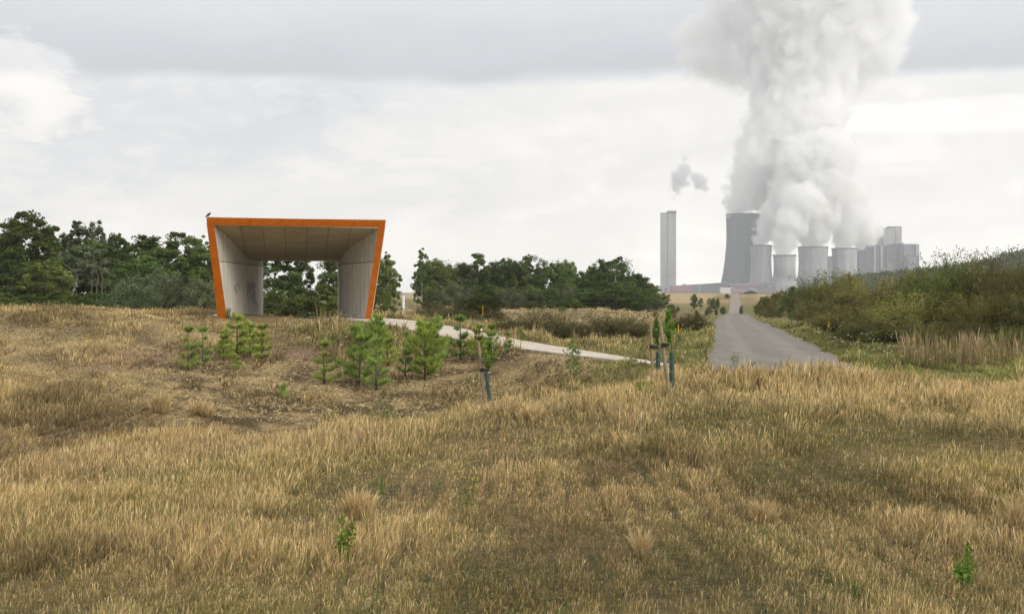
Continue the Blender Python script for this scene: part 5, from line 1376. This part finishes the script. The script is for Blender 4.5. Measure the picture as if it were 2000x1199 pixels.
rg = rs(72); n = 70000; i = rg.randint(0, len(V), n); cl_h = rg.rand(len(V)); P = V[i]+rg.randn(n, 3)*np.array([8, 8, 0]); h = 1.2+1.6*cl_h[i]
cl = rg.rand(len(V))[i]
P[:, 2] += h*(rg.rand(n)*1.0-.1)
c = (np.array([.035, .058, .024])+(np.array([.055, .08, .032])-np.array([.035, .058, .024]))*cl[:, None])*(.7+.6*rg.rand(n))[:, None]
Vq, Qq, Cq = leaf_quads(P, rg.randn(n, 3)*.6+np.array([0, -.4, .7]), 1.9*(.6+.8*rg.rand(n)), .7, c, rg)
tag(link('forest', mesh_np('forest', Vq, Qq, M_LEAF, Cq)), 'distant bluish forest covering the hill on the right', 'forest', kind='stuff')
# ---------------------------------------------------------------- steam and smoke
def plume(name, label, spheres, rho, soft, amp, lob, color=(.995, .997, 1), D=3550, k=28, step=1.0, vox=9, aniso=0.0, group=None, cat='steam'):
    """spheres: (photo u, photo v, radius px, depth offset m) placed at the station's distance"""
    s = D/F; S = np.array([((u-1000)*s, D+dy, (HZ-v)*s, r*s) for u, v, r, dy in spheres])
    o = S[0, :3].copy(); bm = bmesh.new()
    for x, y, z, r in S:
        bmesh.ops.create_icosphere(bm, subdivisions=3, radius=r+amp*.62, matrix=Matrix.Translation((x-o[0], y-o[1], z-o[2])))
    for i in range(len(S)-1):                    # bridge neighbours so that the skin is one
        pass
    me = bpy.data.meshes.new(name); bm.to_mesh(me); bm.free()
    m, nt, out = new_mat(name); co = coords(nt)
    d = None
    for x, y, z, r in S:
        v = nd(nt, 'ShaderNodeVectorMath', operation='DISTANCE'); nt.links.new(co, v.inputs[0]); v.inputs[1].default_value = (x-o[0], y-o[1], z-o[2])
        f = math_(nt, 'SUBTRACT', r, v.outputs['Value'])
        d = f if d is None else math_(nt, 'SMOOTH_MAX', d, f, k)
    def lobes(scale, seed):
        vo = nd(nt, 'ShaderNodeTexVoronoi', feature='SMOOTH_F1'); vo.inputs['Scale'].default_value = 1; vo.inputs['Smoothness'].default_value = .35
        w = nd(nt, 'ShaderNodeTexNoise'); w.inputs['Scale'].default_value = .9/scale; w.inputs['Detail'].default_value = 2
        nt.links.new(co, w.inputs['Vector'])
        wv = nd(nt, 'ShaderNodeVectorMath', operation='MULTIPLY_ADD'); nt.links.new(w.outputs[1], wv.inputs[0]); wv.inputs[1].default_value = (1.1, 1.1, 1.1)
        nt.links.new(mapping(nt, co, (1/scale,)*3, (seed, seed*.7, seed*1.3)), wv.inputs[2]); nt.links.new(wv.outputs[0], vo.inputs['Vector'])
        return math_(nt, 'SUBTRACT', .48, vo.outputs['Distance'])
    d = math_(nt, 'ADD', d, math_(nt, 'MULTIPLY', lobes(lob, 3.1), amp*1.15))
    d = math_(nt, 'ADD', d, math_(nt, 'MULTIPLY', lobes(lob*.36, 7.7), amp*.62))
    nn = noise(nt, co, 1/(lob*.45), 4, .6)
    d = math_(nt, 'ADD', d, math_(nt, 'MULTIPLY', math_(nt, 'SUBTRACT', nn, .5), amp*.55))
    if isinstance(soft, tuple):          # softer with height
        x = nd(nt, 'ShaderNodeSeparateXYZ'); nt.links.new(co, x.inputs[0])
        sf = mapr(nt, x.outputs[2], 0, soft[2], soft[0], soft[1], False); dens = math_(nt, 'DIVIDE', d, sf, clamp=True)
    else: dens = math_(nt, 'DIVIDE', d, soft, clamp=True)
    dens = math_(nt, 'MULTIPLY', math_(nt, 'MULTIPLY', dens, dens), rho)
    pv = nd(nt, 'ShaderNodeVolumePrincipled'); pv.inputs['Color'].default_value = (*color, 1); pv.inputs['Anisotropy'].default_value = aniso
    nt.links.new(dens, pv.inputs['Density']); nt.links.new(pv.outputs[0], out.inputs['Volume'])
    m.cycles.volume_step_rate = step
    me.materials.append(m)
    ob = link(name, me, None, o); rm = ob.modifiers.new('skin', 'REMESH'); rm.mode = 'VOXEL'; rm.voxel_size = vox
    tag(ob, label, cat, group); return ob
GS = 'steam plumes of the cooling towers'
if STEAM:
    plume('steam_plume', 'largest steam plume, rising from the tallest cooling tower out of the picture', [
      (1452, 404, 27, 50), (1464, 380, 40, 50), (1490, 340, 60, 55), (1525, 295, 82, 60), (1560, 245, 98, 70), (1578, 195, 100, 80), (1580, 140, 108, 90), (1580, 80, 124, 90), (1595, 10, 160, 90), (1615, -60, 190, 90)],
      .09, (8, 34, 560), 38, 54, k=40, step=STEP, vox=11, group=GS)
    plume('steam_plume', 'dim grey shoulder of the steam spreading left under the dark cloud', [
      (1480, 120, 52, 200), (1435, 105, 62, 200), (1392, 95, 56, 200), (1395, 40, 70, 210), (1450, 5, 80, 210)],
      .085, 62, 46, 62, k=40, step=STEP, vox=11, group=GS)
    plume('steam_plume', 'soft grey shoulder of the steam spreading right at the top of the picture', [
      (1660, 150, 52, 190), (1710, 115, 60, 190), (1755, 80, 66, 190), (1770, 20, 72, 190), (1700, 0, 90, 190)],
      .085, 62, 46, 62, k=40, step=STEP, vox=11, group=GS)
    plume('steam_plume', 'white steam puffing from the second cooling tower', [
      (1487, 470, 19, 0), (1500, 446, 29, -10), (1520, 418, 42, -20), (1548, 380, 58, -30), (1565, 330, 66, -30)],
      .12, (6, 20, 150), 17, 30, D=3500, k=14, step=STEP, vox=6, group=GS)
    plume('steam_plume', 'bright steam rising from the shortest front cooling tower', [
      (1532, 489, 20, 0), (1534, 464, 30, 0), (1545, 432, 40, 0), (1572, 395, 48, 10)],
      .12, (6, 18, 150), 17, 28, D=3320, k=14, step=STEP, vox=6, group=GS)
    plume('steam_plume', 'steam rising from the widest short cooling tower', [
      (1588, 470, 27, 0), (1592, 446, 38, 0), (1600, 408, 54, 10), (1615, 360, 68, 20), (1620, 310, 70, 30)],
      .11, (6, 22, 170), 18, 32, D=3430, k=14, step=STEP, vox=6, group=GS)
    plume('steam_plume', 'steam rising from the rightmost cooling tower and drifting right', [
      (1650, 475, 23, 0), (1654, 450, 34, 0), (1668, 422, 42, 10), (1692, 455, 33, 40), (1718, 448, 24, 60), (1665, 380, 46, 30)],
      .09, (7, 20, 150), 17, 30, D=3450, k=14, step=STEP, vox=6, group=GS)
    plume('smoke_wisp', 'small torn grey smoke wisp hanging above the twin chimney', [
      (1318, 386, 8, 0), (1322, 368, 14, 0), (1328, 348, 22, 0), (1335, 326, 15, 0), (1342, 309, 9, 0), (1344, 340, 13, 0), (1355, 346, 14, 0), (1367, 356, 18, 0), (1378, 370, 9, 0)],
      .075, 8, 17, 20, color=(.86, .86, .90), D=3600, k=14, step=STEP, vox=4, cat='smoke')

# ---------------------------------------------------------------- air
if HAZE > 0:
    mb = MB(); mb.box(-4500, 4500, -4500, 4600, -14, 1040)
    m, nt, out = new_mat('haze'); pv = nd(nt, 'ShaderNodeVolumePrincipled'); pv.inputs['Density'].default_value = HAZE; pv.inputs['Color'].default_value = (.89, .93, 1, 1); pv.inputs['Anisotropy'].default_value = .2
    nt.links.new(pv.outputs[0], out.inputs['Volume']); m.cycles.homogeneous_volume = True
    tag(mb.build('haze', m), 'thin pale haze fading the distant power station', 'haze', kind='stuff')

# ---------------------------------------------------------------- sky, sun, camera
w = bpy.data.worlds.new('World'); sc.world = w; w.use_nodes = True; nt = w.node_tree; nt.nodes.clear()
SUN_AZ, SUN_EL = math.radians(138), math.radians(27)
sky = nd(nt, 'ShaderNodeTexSky', sky_type='NISHITA'); sky.sun_disc = False; sky.sun_elevation = SUN_EL; sky.sun_rotation = SUN_AZ
tc = coords(nt, 'Generated'); xyz = nd(nt, 'ShaderNodeSeparateXYZ'); nt.links.new(tc, xyz.inputs[0])
az = math_(nt, 'ARCTAN2', xyz.outputs[0], xyz.outputs[1]); el = math_(nt, 'ARCSINE', xyz.outputs[2])
cb = nd(nt, 'ShaderNodeCombineXYZ'); nt.links.new(az, cb.inputs[0]); nt.links.new(math_(nt, 'MULTIPLY', el, 2.6), cb.inputs[1])
P = cb.outputs[0]
nA = noise(nt, P, 5, 6, .55, .4); nB = noise(nt, mapping(nt, P, (1, 1, 1), (3.3, 1.7, 0)), 11, 7, .6, .6); nC = noise(nt, mapping(nt, P, (1, 1, 1), (8.1, 2.2, 0)), 3.2, 4, .5)
nD = noise(nt, mapping(nt, P, (1, .75, 1), (1.3, 5.2, 0)), 8, 6, .55, .5)
# bright broken cloud low down, brighter to the right
lo = math_(nt, 'ADD', mapr(nt, el, .0, .13, 1.0, .79), mapr(nt, az, -.15, .10, -.07, .09))
lo = math_(nt, 'ADD', lo, math_(nt, 'MULTIPLY', math_(nt, 'SUBTRACT', nD, .5), .50))
lo = math_(nt, 'ADD', lo, math_(nt, 'MULTIPLY', mapr(nt, nB, .48, .60), .09))
# long flat grey deck above, its underside ragged
e0 = math_(nt, 'ADD', el, math_(nt, 'MULTIPLY', math_(nt, 'SUBTRACT', nC, .5), .05))
e0 = math_(nt, 'ADD', e0, math_(nt, 'MULTIPLY', math_(nt, 'SUBTRACT', nB, .5), .012))
deck = mapr(nt, e0, .136, .148)
dk = math_(nt, 'ADD', mapr(nt, el, .13, .21, .47, .69), math_(nt, 'MULTIPLY', math_(nt, 'SUBTRACT', nA, .5), .34))
val = nd(nt, 'ShaderNodeMix', data_type='FLOAT'); nt.links.new(deck, val.inputs[0]); nt.links.new(lo, val.inputs[2]); nt.links.new(dk, val.inputs[3]); val = val.outputs[0]
# a lit cumulus head at the far left
def blob(a, e, sa, se, amp_n):
    dx = math_(nt, 'DIVIDE', math_(nt, 'SUBTRACT', az, a), sa); dy = math_(nt, 'DIVIDE', math_(nt, 'SUBTRACT', el, e), se)
    r = math_(nt, 'SQRT', math_(nt, 'ADD', math_(nt, 'MULTIPLY', dx, dx), math_(nt, 'MULTIPLY', dy, dy)))
    r = math_(nt, 'ADD', r, math_(nt, 'MULTIPLY', math_(nt, 'SUBTRACT', nB, .5), amp_n))
    return r
r1 = blob(-.356, .128, .072, .038, 1.9); r2 = blob(-.362, .113, .045, .018, 1.6)
k1 = mapr(nt, r1, .75, 1.0, .30, 0); k2 = mapr(nt, r2, .6, 1.2, .24, 0)
val = math_(nt, 'SUBTRACT', math_(nt, 'ADD', val, k1), k2)
r3 = blob(.30, .115, .10, .012, 1.8); val = math_(nt, 'ADD', val, mapr(nt, r3, .7, 1.1, .16, 0))
up = mapr(nt, el, .22, .9, 0, 1); vm = nd(nt, 'ShaderNodeMix', data_type='FLOAT'); nt.links.new(up, vm.inputs[0]); nt.links.new(val, vm.inputs[2]); vm.inputs[3].default_value = .86; val = vm.outputs[0]
# cloud glare round the veiled sun, behind the photographer to the right
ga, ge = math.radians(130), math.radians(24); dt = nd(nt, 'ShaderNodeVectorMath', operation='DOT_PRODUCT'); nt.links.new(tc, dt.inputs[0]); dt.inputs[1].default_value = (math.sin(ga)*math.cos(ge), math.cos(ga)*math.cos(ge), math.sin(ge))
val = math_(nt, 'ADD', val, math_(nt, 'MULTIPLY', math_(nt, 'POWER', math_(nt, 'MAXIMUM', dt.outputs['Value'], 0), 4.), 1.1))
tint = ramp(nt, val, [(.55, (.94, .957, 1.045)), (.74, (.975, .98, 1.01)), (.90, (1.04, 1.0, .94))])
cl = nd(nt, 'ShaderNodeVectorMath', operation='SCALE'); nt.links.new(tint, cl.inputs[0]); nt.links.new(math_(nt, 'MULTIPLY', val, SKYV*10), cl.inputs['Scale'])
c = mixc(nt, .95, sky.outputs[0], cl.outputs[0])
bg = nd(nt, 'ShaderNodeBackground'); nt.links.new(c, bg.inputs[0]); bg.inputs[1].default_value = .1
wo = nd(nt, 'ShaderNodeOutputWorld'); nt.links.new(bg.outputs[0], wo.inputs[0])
ld = bpy.data.lights.new('sun', 'SUN'); ld.energy = SUNE; ld.angle = math.radians(24); ld.color = (1, .935, .85)
lo_ = bpy.data.objects.new('sun', ld); COL.objects.link(lo_)
lo_.rotation_euler = Vector((math.sin(SUN_AZ)*math.cos(SUN_EL), math.cos(SUN_AZ)*math.cos(SUN_EL), math.sin(SUN_EL))).to_track_quat('Z', 'Y').to_euler()
cd = bpy.data.cameras.new('camera'); cam = bpy.data.objects.new('camera', cd); COL.objects.link(cam); sc.camera = cam
cd.sensor_width = 36; cd.lens = F/2000*36; cd.shift_y = -33.5/2000; cd.clip_start = .1; cd.clip_end = 20000
cam.rotation_euler = (math.radians(90), 0, 0)
sc.view_settings.view_transform = 'Standard'; sc.view_settings.look = 'None'; sc.view_settings.exposure = EXPO; sc.view_settings.gamma = 1
cy = sc.cycles; cy.max_bounces = 14; cy.diffuse_bounces = 3; cy.transmission_bounces = 4; cy.volume_bounces = VB; cy.transparent_max_bounces = 8
cy.use_denoising = DENOISE; cy.denoising_prefilter = 'ACCURATE'; cy.use_adaptive_sampling = True; cy.adaptive_threshold = .01; cy.sample_clamp_indirect = 6; cy.caustics_reflective = False; cy.caustics_refractive = False
cy.volume_max_steps = 256
